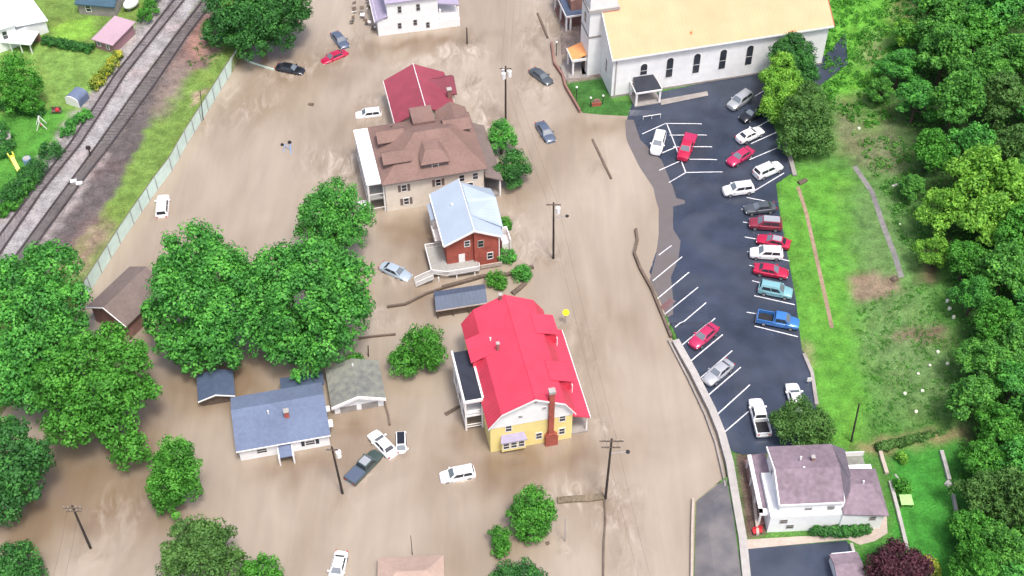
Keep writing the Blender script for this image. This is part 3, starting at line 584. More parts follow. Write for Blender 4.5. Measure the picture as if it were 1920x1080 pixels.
# --- yellow house with the red gambrel roof
h = House('gambrel_house', 'pale yellow house with bright red gambrel roof and a red brick chimney', 'house', (920, 848), 12.5)
prof = [(0, -1), (11.3, -1), (11.3, 6.15), (10.0, 8.3), (6.0, 10.35), (1.6, 8.3), (0, 6.15)]
h.part('wall', MB().box(0, 11.3, 0, 18, -1, 6.1), 'yellow')
h.part('gable', MB().prism([(-.02, 5.3), (11.32, 5.3), (11.32, 6.2), (10.0, 8.3), (6.0, 10.3), (1.6, 8.3), (-.02, 6.2)], 'y', -.06, 18.06), 'white')
GP = [(-.35, 5.95), (1.45, 8.5), (6.0, 10.6), (10.1, 8.5), (11.65, 5.95)]
rb = MB(); y0, y1 = -.45, 18.45
for (a, za), (c, zc) in zip(GP, GP[1:]): rb.slab([(a, y1, za), (a, y0, za), (c, y0, zc), (c, y1, zc)], .18)
rf = h.part('roof', rb, 'redroof')
h.part('ridge_cap', MB().tube((6, y0, 10.62), (6, y1, 10.62), .08), 'redroof', rf)
tr = MB()
for (a, za), (c, zc) in zip(GP, GP[1:]): tr.slab([(a, y0 - .04, za + .03), (a, y0 - .1, za + .03), (c, y0 - .1, zc + .03), (c, y0 - .04, zc + .03)], .3)
h.part('barge_board', tr, 'trim', rf)
for ya, yb in ((12.1, 15.4), (3.6, 6.7)):                      # east shed dormers
    d = h.part('dormer', MB().box(10.0, 11.9, ya, yb, 6, 7.85), 'redroof')
    h.part('dormer_roof', MB().slab([(9.0, ya - .2, 9.15), (12.3, ya - .2, 7.9), (12.3, yb + .2, 7.9), (9.0, yb + .2, 9.15)], .15), 'redroof', d)
    h.part('flashing', MB().box(11.95, 12.05, ya - .5, ya - .1, 5.9, 7.4), 'trim', d)
d = h.part('dormer', MB().box(-.3, 2.2, 9.9, 13.7, 6, 7.7), 'redroof')                     # west shed dormer
h.part('dormer_roof', MB().slab([(3.4, 9.7, 9.35), (3.4, 13.9, 9.35), (-.6, 13.9, 7.75), (-.6, 9.7, 7.75)], .15), 'redroof', d)
h.part('porch_roof', MB().slab([(11.3, .3, 4.6), (13.9, .3, 3.5), (13.9, 16.3, 3.5), (11.3, 16.3, 4.6)], .2), 'redroof')
h.part('fascia', MB().box(13.9, 14.0, .3, 16.3, 3.25, 3.5), 'trim')
posts(h, [(13.6, y) for y in (.8, 4.5, 8.2, 12, 15.8)], .1, -1, 3.3)
h.part('porch_floor', MB().box(11.3, 13.8, .5, 16, -1, .25), 'concrete2')
# two-storey white porch with a flat black roof
h.part('flat_roof', MB().box(-2.5, -.2, 4.4, 13.2, 6.1, 6.3), 'blackroof')
h.part('parapet', MB().box(-2.75, -2.5, 4.15, 13.4, 6.05, 6.5).box(-2.5, -.1, 4.15, 4.4, 6.05, 6.5).box(-.2, .15, 4.4, 13.4, 6.2, 6.55), 'trim')
h.part('porch_floor', MB().box(-2.5, 0, 4.3, 13.2, 2.9, 3.1), 'trim')
posts(h, [(-2.5, y) for y in (4.4, 7.3, 10.2, 13)] + [(-.2, 4.4)], .12, -1, 6.1)
rl = MB()
for z in (3.6, 4.1, .6, 1.1): rl.box(-2.6, -2.5, 4.4, 13, z, z + .08).box(-2.5, -.1, 4.3, 4.4, z, z + .08)
for i in range(18): rl.box(-2.58, -2.52, 4.5 + i*.5, 4.56 + i*.5, 3.1, 4.1).box(-2.58, -2.52, 4.5 + i*.5, 4.56 + i*.5, .1, 1.1)
h.part('railing', rl, 'trim')
h.part('porch_back', MB().box(-.12, -.03, 4.4, 13, 0, 6), 'dark')
for a, z in ((2.5, 4.1), (9.9, 4.2), (9.9, 1.3), (6.7, 1.2)): h.window('S', a, z, .75, 1.25)
h.window('S', 4.1, 6.7, .5, .5, at=-.06); h.window('S', 7.3, 7.6, .5, .5, at=-.06); h.window('S', 6.1, 9.3, .35, .35, at=-.06)
bw = h.part('bay_window', MB().prism([(1.4, .7), (4.7, .7), (4.7, 2.9), (1.4, 2.9)], 'y', -.8, 0), 'yellow')
h.part('bay_roof', MB().slab([(1.2, -1.0, 2.9), (4.9, -1.0, 2.9), (4.6, 0, 3.4), (1.5, 0, 3.4)], .12), 'lilac', bw)
for a in (2.0, 3.05, 4.1): h.window('S', a, 1.3, .75, 1.2, at=-.8)
ch = h.part('chimney', MB().box(7.9, 8.6, -.62, 0, 2.2, 11.6).prism([(7.5, -1), (9.2, -1), (9.2, 1.9), (8.6, 2.6), (7.9, 2.6), (7.5, 1.9)], 'y', -.75, 0), 'brick')
h.part('cap', MB().box(7.8, 8.7, -.72, .1, 11.3, 11.75), 'concrete', ch)
for i in range(5): h.window('W', 1.3 + i * 3.9, 3.6, .8, 1.2) if i in (0, 4) else None
chimney(h, 3.2, 9.9, 8.9, 10.6, .35, 'brickdull', rf); chimney(h, 5.3, 18.0, 9.8, 11.2, .4, 'brickdull', rf); vent(h, 2.6, 12, 9.2)

# --- white ranch house
h = House('ranch_house', 'low white ranch house with blue grey roof and small red chimney', 'house', (452, 864), 12.5)
h.part('wall', gable_wall(0, 12.1, 0, 8.4, 2.5, 3.7, 'x'), 'plaster')
rf = h.part('roof', MB().slab([(-.3, -.35, 2.65), (12.35, -.35, 2.65), (12.35, 5.6, 4.15), (-.3, 5.6, 4.15)], .16).slab([(-.3, 5.6, 4.15), (12.35, 5.6, 4.15), (12.3, 8.8, 2.9), (-.3, 8.8, 2.9)], .16), 'slate')
h.part('gutter', MB().box(-.3, 12.35, -.45, -.35, 2.5, 2.64), 'trim', rf)
chimney(h, 7.0, 3.4, 3.4, 4.7, .62, 'brick', rf); vent(h, 4.6, 4.2, 4.0); h.part('seam', MB().box(4.55, 4.62, -.3, 5.2, 4.1, 4.12).add([], []), 'slate', rf) if False else None
h.window('S', 3.0, 1.0, 1.3, .9); h.window('S', 9.5, .9, 1.2, .9, shut='blackroof')
h.part('awning', MB().box(12.3, 12.9, 1.3, 2.5, 2.2, 2.35).box(12.3, 12.8, 4.0, 4.9, 2.2, 2.35), 'trim')
h.part('annex_wall', MB().box(6.9, 12.3, 8.4, 11.0, -1, 2.0), 'plaster'); h.part('annex_roof', MB().slab([(6.6, 8.5, 2.75), (12.6, 8.5, 2.75), (12.6, 11.3, 2.2), (6.6, 11.3, 2.2)], .15), 'darkblue')
h.part('porch_roof', MB().slab([(5.25, -1.9, 1.7), (6.95, -1.9, 1.7), (6.95, 0, 2.1), (5.25, 0, 2.1)], .12), 'slate')
[h.part('porch_rail', MB().box(x, x + .2, -2.0, 0, -.5, 1.75), 'trim') for x in (5.05, 6.95)]

# --- mossy garage
h = House('garage', 'low garage with mossy grey gable roof and white front', 'garage', (628, 776), 12.5)
h.part('wall', gable_wall(0, 6.9, 0, 6.2, 2.1, 3.4, 'y'), 'white')
rf = h.part('roof', gable_roof(-.35, 7.25, -.5, 6.4, 2.2, 3.65, 'y'), 'mossroof')
h.part('barge_board', MB().slab([(-.35, -.5, 2.22), (-.35, -.62, 2.22), (3.45, -.62, 3.68), (3.45, -.5, 3.68)], .55).slab([(3.45, -.5, 3.68), (3.45, -.62, 3.68), (7.25, -.62, 2.22), (7.25, -.5, 2.22)], .55), 'trim', rf)
h.part('garage_door', MB().box(.8, 3.1, -.06, 0, -1, 1.2).box(3.8, 6.1, -.06, 0, -1, 1.2), 'concrete2'); vent(h, 3.5, 5.0, 3.6)

# --- brown roofed double house
h = House('double_house', 'large cream house with brown hip roof, dormers and a white flat porch roof', 'house', (703, 401), 13.5)
h.part('wall', MB().box(2.0, 17.9, 0, 13.0, -1, 6.5), 'cream')
E0, E1, F0, F1, ze, zr = 1.5, 18.4, -.6, 13.6, 6.45, 9.9
rx0, rx1, ry = 8.2, 13.6, 6.6
rf = h.part('roof', MB().slab([(E0, F0, ze), (E1, F0, ze), (rx1, ry, zr), (rx0, ry, zr)], .18).slab([(rx0, ry, zr), (rx1, ry, zr), (E1, F1, ze), (E0, F1, ze)], .18)
            .slab([(E0, F1, ze), (E0, F0, ze), (rx0, ry, zr)], .18).slab([(rx1, ry, zr), (E1, F0, ze), (E1, F1, ze)], .18), 'brownroof')
h.part('gutter', MB().box(E0, E1, F0 - .1, F0, ze - .2, ze - .02), 'brownroof2', rf)
d = h.part('dormer', MB().box(8.4, 12.2, .9, 5, 6.9, 8.3), 'brownroof2')
h.part('dormer_roof', MB().slab([(8.0, .5, 8.25), (12.6, .5, 8.25), (11.5, 2.6, 9.25), (9.1, 2.6, 9.25)], .12).slab([(8.0, .5, 8.25), (9.1, 2.6, 9.25), (9.1, 5.6, 9.25), (8.0, 5, 8.25)], .12)
       .slab([(11.5, 2.6, 9.25), (12.6, .5, 8.25), (12.6, 5, 8.25), (11.5, 5.6, 9.25)], .12).slab([(9.1, 2.6, 9.25), (11.5, 2.6, 9.25), (11.5, 5.6, 9.25), (9.1, 5.6, 9.25)], .12), 'brownroof', d)
h.window('S', 10.3, 7.1, .9, .9, at=.9)
for (yc, xe, sg) in ((8.6, 2.6, 1), (3.5, 2.6, 1), (8.9, 17.3, -1)):     # side dormers with small gabled roofs
    xi = xe + sg * 4.2; d = h.part('dormer', MB().box(min(xe, xi), max(xe, xi), yc - 1.1, yc + 1.1, 6.9, 8.4), 'brownroof2')
    a, c = sorted((xe - sg * .3, xi)); h.part('dormer_roof', gable_roof(a, c, yc - 1.5, yc + 1.5, 8.2, 9.4, 'x', .12), 'brownroof', d)
h.part('flat_dormer', MB().box(8.6, 12.2, 10.2, 14.2, 6.0, 8.6), 'brownroof')
h.part('cross_gable', gable_wall(13.0, 18.0, 9.6, 14.4, 6.6, 8.2, 'x', 5.0) if False else MB().box(13.2, 17.8, 12.9, 14.3, -1, 6.4), 'cream')
h.part('rear_roof', gable_roof(13.0, 18.1, 9.0, 14.9, 6.5, 8.1, 'y'), 'brownroof')
h.part('side_porch_roof', MB().slab([(17.95, -.9, 5.0), (20.8, -.9, 3.6), (20.8, 12.9, 3.6), (17.95, 12.9, 5.0)], .2), 'brownroof2')
posts(h, [(20.4, y) for y in (-.5, 3.7, 8, 12.4)], .13, -1, 3.5); h.part('porch_floor', MB().box(17.9, 20.6, -.6, 12.6, -1, .5), 'concrete2'); h.part('porch_back', MB().box(17.9, 17.97, .2, 12.6, .6, 3.6), 'dark')
h.part('flat_porch_roof', MB().box(-.8, 2.1, .2, 13.6, 6.0, 6.3), 'whiteroof')
posts(h, [(-.6, y) for y in (.4, 4.6, 9, 13.3)] + [(1.8, .4)], .13, -1, 6.0); h.part('balcony', MB().box(-.8, 2, .3, 13.4, 2.7, 2.95), 'deck')
rl = MB()
for z in (.9, 3.9): rl.box(-.75, -.67, .3, 13.4, z, z + .09).box(-.7, 1.9, .25, .33, z, z + .09)
for i in range(26): rl.box(-.74, -.69, .4 + i*.5, .45 + i*.5, 2.95, 3.9)
h.part('railing', rl, 'trim'); h.part('steps', MB().box(-2.2, -.9, 1, 3, -1, .5).box(-2.5, -2.2, 1, 1.2, -1, 1.6).box(-2.5, -2.2, 2.8, 3, -1, 1.6), 'trim')
for a, z in ((5.0, 3.9), (10.5, 3.9), (10.5, 1.0), (5.2, 1.0)): h.window('S', a, z, .75, 1.3, shut='brownroof2')
for a in (14.3, 16.5): h.window('S', a, 4.0, .8, 1.3)
h.window('S', 15.6, 2.1, .9, 1.3); h.window('W', 4, 3.6, at=2.0); h.window('W', 9, 3.6, at=2.0)
vent(h, 5.2, 11.4, 7.6, 'brownroof2', .16); vent(h, 6.2, 9.2, 8.2, 'brownroof2', .16)

# --- maroon roofed house
h = House('maroon_roof_house', 'house behind the brown roof with maroon metal gable roof', 'house', (740, 232), 13, -0.0)
h.root.location = h.root.location + Vector((math.sin(R(13)) * 4.6, -math.cos(R(13)) * 4.6, 0)) if False else h.root.location
z = 0
p = G(740, 232, 4.5); h.root.location = (p.x, p.y, 0)
h.part('wall', gable_wall(.3, 10.2, .2, 11.2, 4.35, 6.9, 'y'), 'cream')
rf = h.part('roof', gable_roof(0, 10.6, -.2, 11.6, 4.5, 7.2, 'y'), 'maroon')
h.part('ridge_cap', MB().tube((5.3, -.2, 7.24), (5.3, 11.6, 7.24), .07), 'trim', rf)
h.part('barge_board', MB().box(-.08, 0, -.2, 11.6, 4.25, 4.5), 'trim', rf)
h.part('cross_gable', gable_roof(7.0, 11.6, 5.2, 10.4, 4.6, 6.4, 'x'), mat('maroon metal roof ribs', (0.17, 0.035, 0.055), .7, .12, .6, .3, stripes=0, speriod=.5, sdepth=.25)); h.part('cross_wall', gable_wall(8, 11.2, 5.6, 10.0, 4.2, 5.6, 'x'), 'cream')
chimney(h, 10.1, 4.2, 3.5, 6.6, .7, 'brickdull')
h.window('E', 7.8, 3.0, at=11.2)

# --- brick house with pale blue metal roof
h = House('brick_house', 'red brick house with pale blue metal roof and a white railed deck', 'house', (838, 500), 13)
h.part('wall', MB().prism([(0, -1), (4.2, -1), (4.2, 7.4), (0, 5.5)], 'y', -.4, 10).prism([(4.2, -1), (8.2, -1), (8.2, 5.5), (7.0, 6.1), (4.2, 7.4)], 'y', -.9, 9.2), 'brick')
h.part('wall_front', MB().prism([(0.02, -1), (4.22, -1), (4.22, 7.6), (0.02, 5.8)], 'y', -.42, 3), 'brick')
rf = h.part('roof', MB().slab([(-.5, 10.4, 5.85), (-.5, -1.2, 5.85), (4.2, -1.2, 8.1), (4.2, 10.4, 8.1)], .16).slab([(4.2, 9.6, 8.1), (4.2, -1.2, 8.1), (8.7, -1.2, 5.8), (8.7, 9.6, 5.8)], .16), 'blueroof')
h.part('ridge_cap', MB().tube((4.2, -1.2, 8.13), (4.2, 10.4, 8.13), .07), 'trim', rf)
h.part('cross_gable', MB().slab([(4.4, 5.6, 8.2), (4.4, 2.1, 8.12), (9.0, .6, 6.0), (9.0, 5.6, 7.6)], .14).slab([(4.4, 9.2, 8.15), (4.4, 5.6, 8.2), (9.0, 5.6, 7.6), (9.0, 9.2, 6.1)], .14), 'blueroof', rf)
h.part('cross_wall', MB().prism([(.9, -1), (9, -1), (9, 5.8), (5.6, 7.3), (.9, 5.8)], 'x', 6.5, 8.5), 'brick')
br = MB().slab([(-.5, -1.2, 5.87), (-.5, -1.32, 5.87), (4.2, -1.32, 8.12), (4.2, -1.2, 8.12)], .32).slab([(4.2, -1.2, 8.12), (4.2, -1.32, 8.12), (8.7, -1.32, 5.82), (8.7, -1.2, 5.82)], .32)
h.part('barge_board', br, 'trim', rf); h.part('gutter', MB().box(-.62, -.5, -1.2, 10.4, 5.6, 5.85), 'trim', rf)
vent(h, 2.2, 5.9, 7.0, 'trim', .18)
h.door('S', 2.3, .6, .95, 2.1, -.42); h.window('S', 3.2, 4.2, .75, 1.1, -.42); h.window('S', 5.2, 4.1, .8, 1.3, -.9, fm='pave'); h.window('S', 6.6, 1.2, .8, 1.3, -.9)
h.part('downpipe', MB().box(7.95, 8.1, -1.05, -.92, -1, 5.5), 'trim')
h.part('bay', MB().box(-.9, 0, 6.0, 9.2, -1, 4.6), 'trim'); h.part('bay_roof', MB().slab([(-1.2, 5.8, 4.6), (0, 5.8, 5.3), (0, 9.4, 5.3), (-1.2, 9.4, 4.6)], .12), 'blueroof')
h.part('balcony', MB().box(-1.2, 0, 3.0, 5.6, 2.7, 2.9).box(-1.25, -1.15, 3.0, 5.6, 2.9, 3.7), 'trim')
h.part('deck', MB().box(-2.7, 0, -1.9, 3.6, .8, 1.0).box(0, 4.6, -2.8, -.45, .8, 1.0), 'deck')
rl = MB()
def rail(m, a, c, z0, z1, slat=.35):
    a, c = Vector(a), Vector(c); k = max(1, int((c - a).length / slat))
    m.tube((a.x, a.y, a.z + z1), (c.x, c.y, c.z + z1), .07, n=4).tube((a.x, a.y, a.z + z0 + .1), (c.x, c.y, c.z + z0 + .1), .05, n=4)
    for i in range(k + 1):
        p = a.lerp(c, i / k); m.tube((p.x, p.y, p.z + z0), (p.x, p.y, p.z + z1), .05, n=4)
rail(rl, (-2.7, 3.6, 0), (-2.7, -1.9, 0), 1.0, 1.9, .16); rail(rl, (-2.7, 3.6, 0), (-.1, 3.6, 0), 1.0, 1.9, .16); rail(rl, (-2.7, -1.9, 0), (-.5, -2.8, 0), 1.0, 1.9, .14); rail(rl, (-.5, -2.8, 0), (4.6, -2.8, 0), 1.0, 1.9, .14); rail(rl, (4.6, -2.8, 0), (4.6, -2.0, 0), 1.0, 1.9, .2)
h.part('railing', rl, 'trim')
h.part('ramp', MB().slab([(-5.4, -3.2, .15), (-2.6, -3.0, 1.0), (-2.6, -1.9, 1.0), (-5.4, -2.1, .15)], .15), 'deck')
rr_ = MB(); rail(rr_, (-5.4, -3.2, -.85), (-2.6, -3.0, 0), 1.0, 1.9, .13); rail(rr_, (-5.4, -2.1, -.85), (-2.7, -1.9, 0), 1.0, 1.9, .13); h.part('ramp_railing', rr_, 'trim')
for x in (-1.8, 1.0, 3.8): h.part('deck_post', MB().box(x - .1, x + .1, -2.75, -2.55, -1, .8), 'trim')
h.part('front_rail', MB().box(4.9, 8.3, -1.9, -1.75, .3, 1.0), 'pave')
h.part('side_steps', MB().box(8.9, 10.2, 1.5, 3.4, -1, 1.4).box(10.2, 10.35, 1.0, 3.6, -1, 2.6).box(8.9, 9.05, 1.0, 2.2, -1, 2.6).box(9.6, 10.4, 4.0, 4.2, 0, 2.4), 'trim')

# --- blue grey shed
h = House('flat_roof_shed', 'long shed with blue grey roof between the brick and yellow houses', 'shed', (818, 598), 12)
h.part('wall', MB().box(.2, 7.4, .3, 3.3, -1, 1.9), 'wood')
h.part('roof', MB().slab([(0, -.1, 1.95), (7.7, -.1, 1.95), (7.9, 2.0, 2.7), (.2, 2.0, 2.7)], .15).slab([(.2, 2.0, 2.7), (7.9, 2.0, 2.7), (8.0, 3.5, 2.15), (.3, 3.5, 2.15)], .15), mat('blue grey metal roof', (0.07, 0.095, 0.145), .5, .12, stripes=0, speriod=.6))
h.part('fascia', MB().box(0, 7.7, -.2, -.1, 1.75, 1.95), 'pave')
for x in (.3, 2.6, 5.0, 7.2): h.part('post', MB().box(x - .08, x + .08, 0, .16, -1, 1.8), 'wood')

# --- little shed under the trees, brown roofed house in the trees, roof at the bottom
h = House('garden_shed', 'small dark blue roofed shed under the big tree by the ranch house', 'shed', (378, 764), 12)
h.part('wall', gable_wall(.1, 4.6, .2, 4.0, 1.6, 2.4, 'y'), 'wood'); rf = h.part('roof', gable_roof(-.2, 4.9, -.3, 4.4, 1.75, 2.65, 'y'), 'darkblue')
h.part('barge_board', MB().slab([(-.2, -.3, 1.77), (-.2, -.4, 1.77), (2.35, -.4, 2.67), (2.35, -.3, 2.67)], .2).slab([(2.35, -.3, 2.67), (2.35, -.4, 2.67), (4.9, -.4, 1.77), (4.9, -.3, 1.77)], .2), 'trim', rf)
h = House('brown_roof_house', 'house half hidden between trees with a dull brown gable roof', 'house', (246, 612), -30)
p = G(195, 575, 5.4); h.root.location = (p.x, p.y, 0)
h.part('wall', gable_wall(-3.4, 3.4, .3, 8.8, 3.2, 5.1, 'y'), 'brickdull'); rf = h.part('roof', gable_roof(-3.8, 3.8, -.2, 9.2, 3.4, 5.4, 'y'), 'brownroof2')
h.part('barge_board', MB().slab([(-3.8, -.2, 3.42), (-3.8, -.32, 3.42), (0, -.32, 5.42), (0, -.2, 5.42)], .2).slab([(0, -.2, 5.42), (0, -.32, 5.42), (3.8, -.32, 3.42), (3.8, -.2, 3.42)], .2), 'trim', rf)
h.window('S', 1.5, 1, at=.3)
h = House('cottage', 'pinkish brown hip roof of a flooded cottage at the bottom edge', 'house', (712, 1128), 3)
h.part('wall', MB().box(.3, 7.7, 0, 5, -1, 1.6), 'cream')
h.part('roof', MB().slab([(-.2, -.4, 1.7), (8.1, -.4, 1.7), (6.0, 2.4, 2.9), (2.2, 2.4, 2.9)], .15).slab([(2.2, 2.4, 2.9), (6, 2.4, 2.9), (8.1, 5.2, 1.7), (-.2, 5.2, 1.7)], .15).slab([(-.2, 5.2, 1.7), (-.2, -.4, 1.7), (2.2, 2.4, 2.9)], .15).slab([(6, 2.4, 2.9), (8.1, -.4, 1.7), (8.1, 5.2, 1.7)], .15), mat('pinkish brown shingles', (.36, .265, .22), .85, .1, 2))
h.part('window', MB().box(2, 3, -.03, .0, .5, 1.3), 'pane')

# --- church
h = House('church', 'long white church with pale orange metal roof, arched windows and a tower', 'church', (1145, 187), 13.8, 0)
h.part('wall', gable_wall(0, 39.2, 0, 18, 9.0, 15.0, 'x'), 'plaster')
rf = h.part('roof', gable_roof(-.3, 39.8, -.5, 18.5, 9.1, 15.5, 'x', .25), 'peach')
h.part('barge_board', MB().slab([(-.42, -.5, 9.15), (-.3, -.5, 9.15), (-.3, 9, 15.55), (-.42, 9, 15.55)], .5).slab([(-.42, 9, 15.55), (-.3, 9, 15.55), (-.3, 18.5, 9.15), (-.42, 18.5, 9.15)], .5), 'trim', rf)
h.part('eaves_trim', MB().box(-.3, 39.8, -.62, -.5, 8.75, 9.05), 'trim', rf)
h.part('barge_board', MB().slab([(39.8, -.5, 9.15), (39.95, -.5, 9.15), (39.95, 9, 15.55), (39.8, 9, 15.55)], .35), 'brick', rf)
for i, x in enumerate((5.6, 10.3, 15.2, 20.0, 24.9, 29.7, 34.5)):
    h.window('S', x, 4.4 if i == 0 else 3.0, 1.2, 1.8 if i == 0 else 3.6, arch=True)
h.part('plinth', MB().box(-.1, 39.3, -.14, -.02, -1, .9), 'concrete2')
t = h.part('tower', MB().box(-2.4, 2.4, 6.7, 11.5, -1, 19), 'plaster')
h.part('tower_cornice', MB().box(-2.75, 2.75, 6.35, 11.85, 14.0, 14.6), 'concrete', t)
h.part('tower_ledge', MB().box(-2.52, -.3, 6.58, 11.6, 8.7, 9.0), 'concrete2', t)
h.part('spire', MB().prism([(-2.4, 19), (2.4, 19), (0, 26)], 'y', 6.7, 11.5), 'whiteroof', t)
h.window('W', 3.4, 3.5, .9, 2.4, arch=True); h.window('W', 14.6, 3.5, .9, 2.4, arch=True); h.window('W', 9.1, 10.4, 1.2, 1.6, at=-2.4, arch=True)
h.door('W', 9.1, 0.5, 2.0, 2.8, at=-2.4, m='wood')
pr = h.part('porch_roof', MB().slab([(-5.0, 7.3, 3.9), (-5.0, 10.9, 3.9), (-2.4, 10.9, 4.9), (-2.4, 7.3, 4.9)], .2), 'orange')
h.part('fascia', MB().box(-5.12, -5.0, 7.2, 11, 3.6, 3.95).box(-5.0, -2.4, 7.15, 7.3, 3.6, 4.1), 'trim', pr)
posts(h, [(-4.8, 7.5), (-4.8, 10.7)], .16, 0, 3.7)
h.part('front_steps', MB().box(-5.2, -2.4, 7.2, 11, -1, .6).box(-6.2, -5.2, 7.2, 11, -1, .3), 'concrete2')
h.part('portico_roof', MB().slab([(3.3, -3.5, 3.6), (7.9, -3.5, 3.6), (7.4, -.02, 4.2), (3.8, -.02, 4.2)], .22), 'blackroof')
h.part('portico_trim', MB().box(3.3, 7.9, -3.6, -3.5, 3.3, 3.62).box(3.2, 3.3, -3.5, 0, 3.3, 3.62).box(7.9, 8.0, -3.5, 0, 3.3, 3.62), 'trim')
posts(h, [(3.5, -3.3), (7.7, -3.3), (3.5, -.3), (7.7, -.3)], .17, 0, 3.4); h.part('portico_floor', MB().box(3.2, 8, -3.6, -.15, -.5, .75), 'concrete2')
h.door('S', 5.6, .75, 1.6, 2.4, at=0, m='wood'); [h.part('downpipe', MB().box(x, x + .18, -.16, -.02, 0, 8.6), 'concrete') for x in (.5,)]
h.part('vent', MB().tube((14.2, 1.5, 10.2), (14.2, 1.5, 11.0), .15), 'orange', rf)

# --- dark porch house beside the church
h = House('porch_house', 'brick house left of the church with a slate roofed white porch', 'house', (1060, 62), 14)
p = G(1062, 30, 4.0); h.root.location = (p.x, p.y, 0)
h.part('porch_roof', MB().slab([(0, 0, 3.9), (4.6, 0, 3.9), (4.6, 8, 4.9), (0, 8, 4.9)], .2), 'darkblue')
h.part('fascia', MB().box(-.1, 4.6, -.12, 0, 3.6, 3.95).box(-.12, 0, 0, 8, 3.6, 4.0), 'trim'); posts(h, [(.1, .2), (.9, .2), (.1, 4), (.1, 7.8)], .14, 0, 3.7)
h.part('wall', gable_wall(1.2, 9, 1.2, 12, 6, 8, 'y'), 'brickdull'); h.part('roof', gable_roof(.9, 9.3, 7, 12.3, 6.1, 8.3, 'y'), 'darkblue')
h.part('floor', MB().box(0, 4.5, .1, 8, -1, .5), 'brickdull'); h.window('W', 10, 3, at=1.2)

# --- white house at the top
h = House('top_white_house', 'tall white house at the top edge with lilac roofs and a small side porch', 'house', (710, 68), 12)
h.part('wall', MB().box(0, 11.2, 0, 8, -1, 3.6).box(1.9, 11.2, .05, 8, 3.6, 7.0), 'white')
h.part('roof', gable_roof(1.6, 11.5, -.3, 8.4, 7.1, 9.5, 'x'), 'lilac')
h.part('side_roof', MB().slab([(-.5, -.2, 3.4), (1.95, -.2, 4.3), (1.95, 8, 4.3), (-.5, 8, 3.4)], .18), 'lilac')
h.part('fascia', MB().box(-.6, -.5, -.2, 8, 3.1, 3.45), 'trim')
h.part('porch_wall', MB().box(11.2, 15.2, 0, 6, -1, 1.7), 'trim'); h.part('porch_roof', MB().slab([(11.3, 1.4, 4.6), (15.4, 1.2, 3.9), (15.4, 6, 3.9), (11.3, 6, 4.6)], .18), 'lilac')
posts(h, [(15.0, .3), (11.6, .3), (15, 5.7)], .14, -1, 4.0); h.part('porch_floor', MB().box(11.2, 15.1, .1, 5.9, .3, .5), 'concrete2')
for a, z in ((4, 1.2), (6.9, 1.5), (9.2, .6)): h.window('S', a, z, .55, 1.1, at=.0, fm='concrete')
for a in (4.2, 7.6): h.window('S', a, 4.6, .55, 1.3, at=.05, fm='concrete')

# --- white house lower right
h = House('mauve_roof_house', 'white house with mauve grey shingle roofs right of the driveway at lower right', 'house', (1437, 995), 3, 0.5)
h.part('wall', gable_wall(1.2, 9.4, .5, 8.8, 5.3, 6.6, 'x', -1.5), 'white'); h.part('wing_wall', MB().box(0, 14.2, -.3, 6.5, -1.5, 3.6).box(9.2, 14.6, -.5, 7.2, -1.5, 3.5), 'white')
rf = h.part('roof', MB().slab([(1.0, .3, 5.5), (9.2, .3, 5.5), (9.4, 4.7, 6.9), (1.0, 4.7, 6.9)], .2).slab([(1.0, 4.7, 6.9), (9.4, 4.7, 6.9), (9.5, 9.2, 5.6), (1.0, 9.2, 5.6)], .2), 'purpleroof')
h.part('barge_board', MB().slab([(.85, .3, 5.55), (1.0, .3, 5.55), (1.0, 4.7, 6.95), (.85, 4.7, 6.95)], .35).slab([(.85, 4.7, 6.95), (1.0, 4.7, 6.95), (1.0, 9.2, 5.65), (.85, 9.2, 5.65)], .35), 'trim', rf)
h.part('gutter', MB().box(1.0, 9.2, .15, .3, 5.25, 5.5), 'trim', rf)
h.part('wing_roof', MB().slab([(9.2, -.6, 4.0), (15.0, -.9, 3.7), (13.6, 3.2, 5.0), (10.9, 3.2, 5.0)], .18).slab([(15, -.9, 3.7), (15, 6.3, 3.7), (13.6, 3.2, 5.0)], .18).slab([(15, 6.3, 3.7), (9.4, 6.3, 4.2), (10.9, 3.2, 5.0), (13.6, 3.2, 5.0)], .18).slab([(9.2, -.6, 4.0), (10.9, 3.2, 5.0), (9.4, 6.3, 4.2)], .18), 'purpleroof')
h.part('valley_roof', MB().slab([(9.25, .5, 5.35), (11.2, 3.4, 4.5), (11.4, 9.0, 4.5), (9.55, 9.2, 5.5), (9.45, 4.7, 6.8)], .15), mat('shaded mauve shingles', (.115, .10, .125), .85, .15, 2, stripes=1, speriod=.45))  # the valley's shadow is put into this darker shingle colour
h.part('rear_deck', MB().box(11.7, 14.4, 6.4, 9.6, 1.8, 2.0), 'mossroof'); h.part('deck_rail', MB().box(11.6, 11.7, 6.6, 9.7, 2, 2.9).box(11.6, 14.5, 9.6, 9.7, 2, 2.9), 'trim')
h.part('porch_roof', MB().slab([(-.6, 1.6, 2.7), (1.2, 1.4, 3.1), (1.2, 10, 3.1), (-.6, 10, 2.7)], .15), 'purpleroof')
h.part('porch_trim', MB().box(-1.1, -.6, .9, 10, 2.45, 2.8).box(-1.1, 1.2, .7, 1.6, 2.45, 2.8), 'trim')
posts(h, [(-.9, y) for y in (1, 4, 7, 9.8)], .12, -.5, 2.5); h.part('porch_floor', MB().box(-1, 1.2, .9, 11, -1.5, .1), 'brickdull')
vent(h, 4.6, 6.2, 6.9); vent(h, 4.8, 4.9, 6.5); vent(h, 12.4, 3.3, 5.1); chimney(h, 6.2, 6.2, 6.3, 7.1, .4, 'brickdull', rf)
for a, z in ((4.9, 3.4), (7.8, 3.6), (1.8, 2.2), (2.8, .9)): h.window('S', a, z, .8, .7, at=.5 if z > 3 else -.3, fm='concrete')
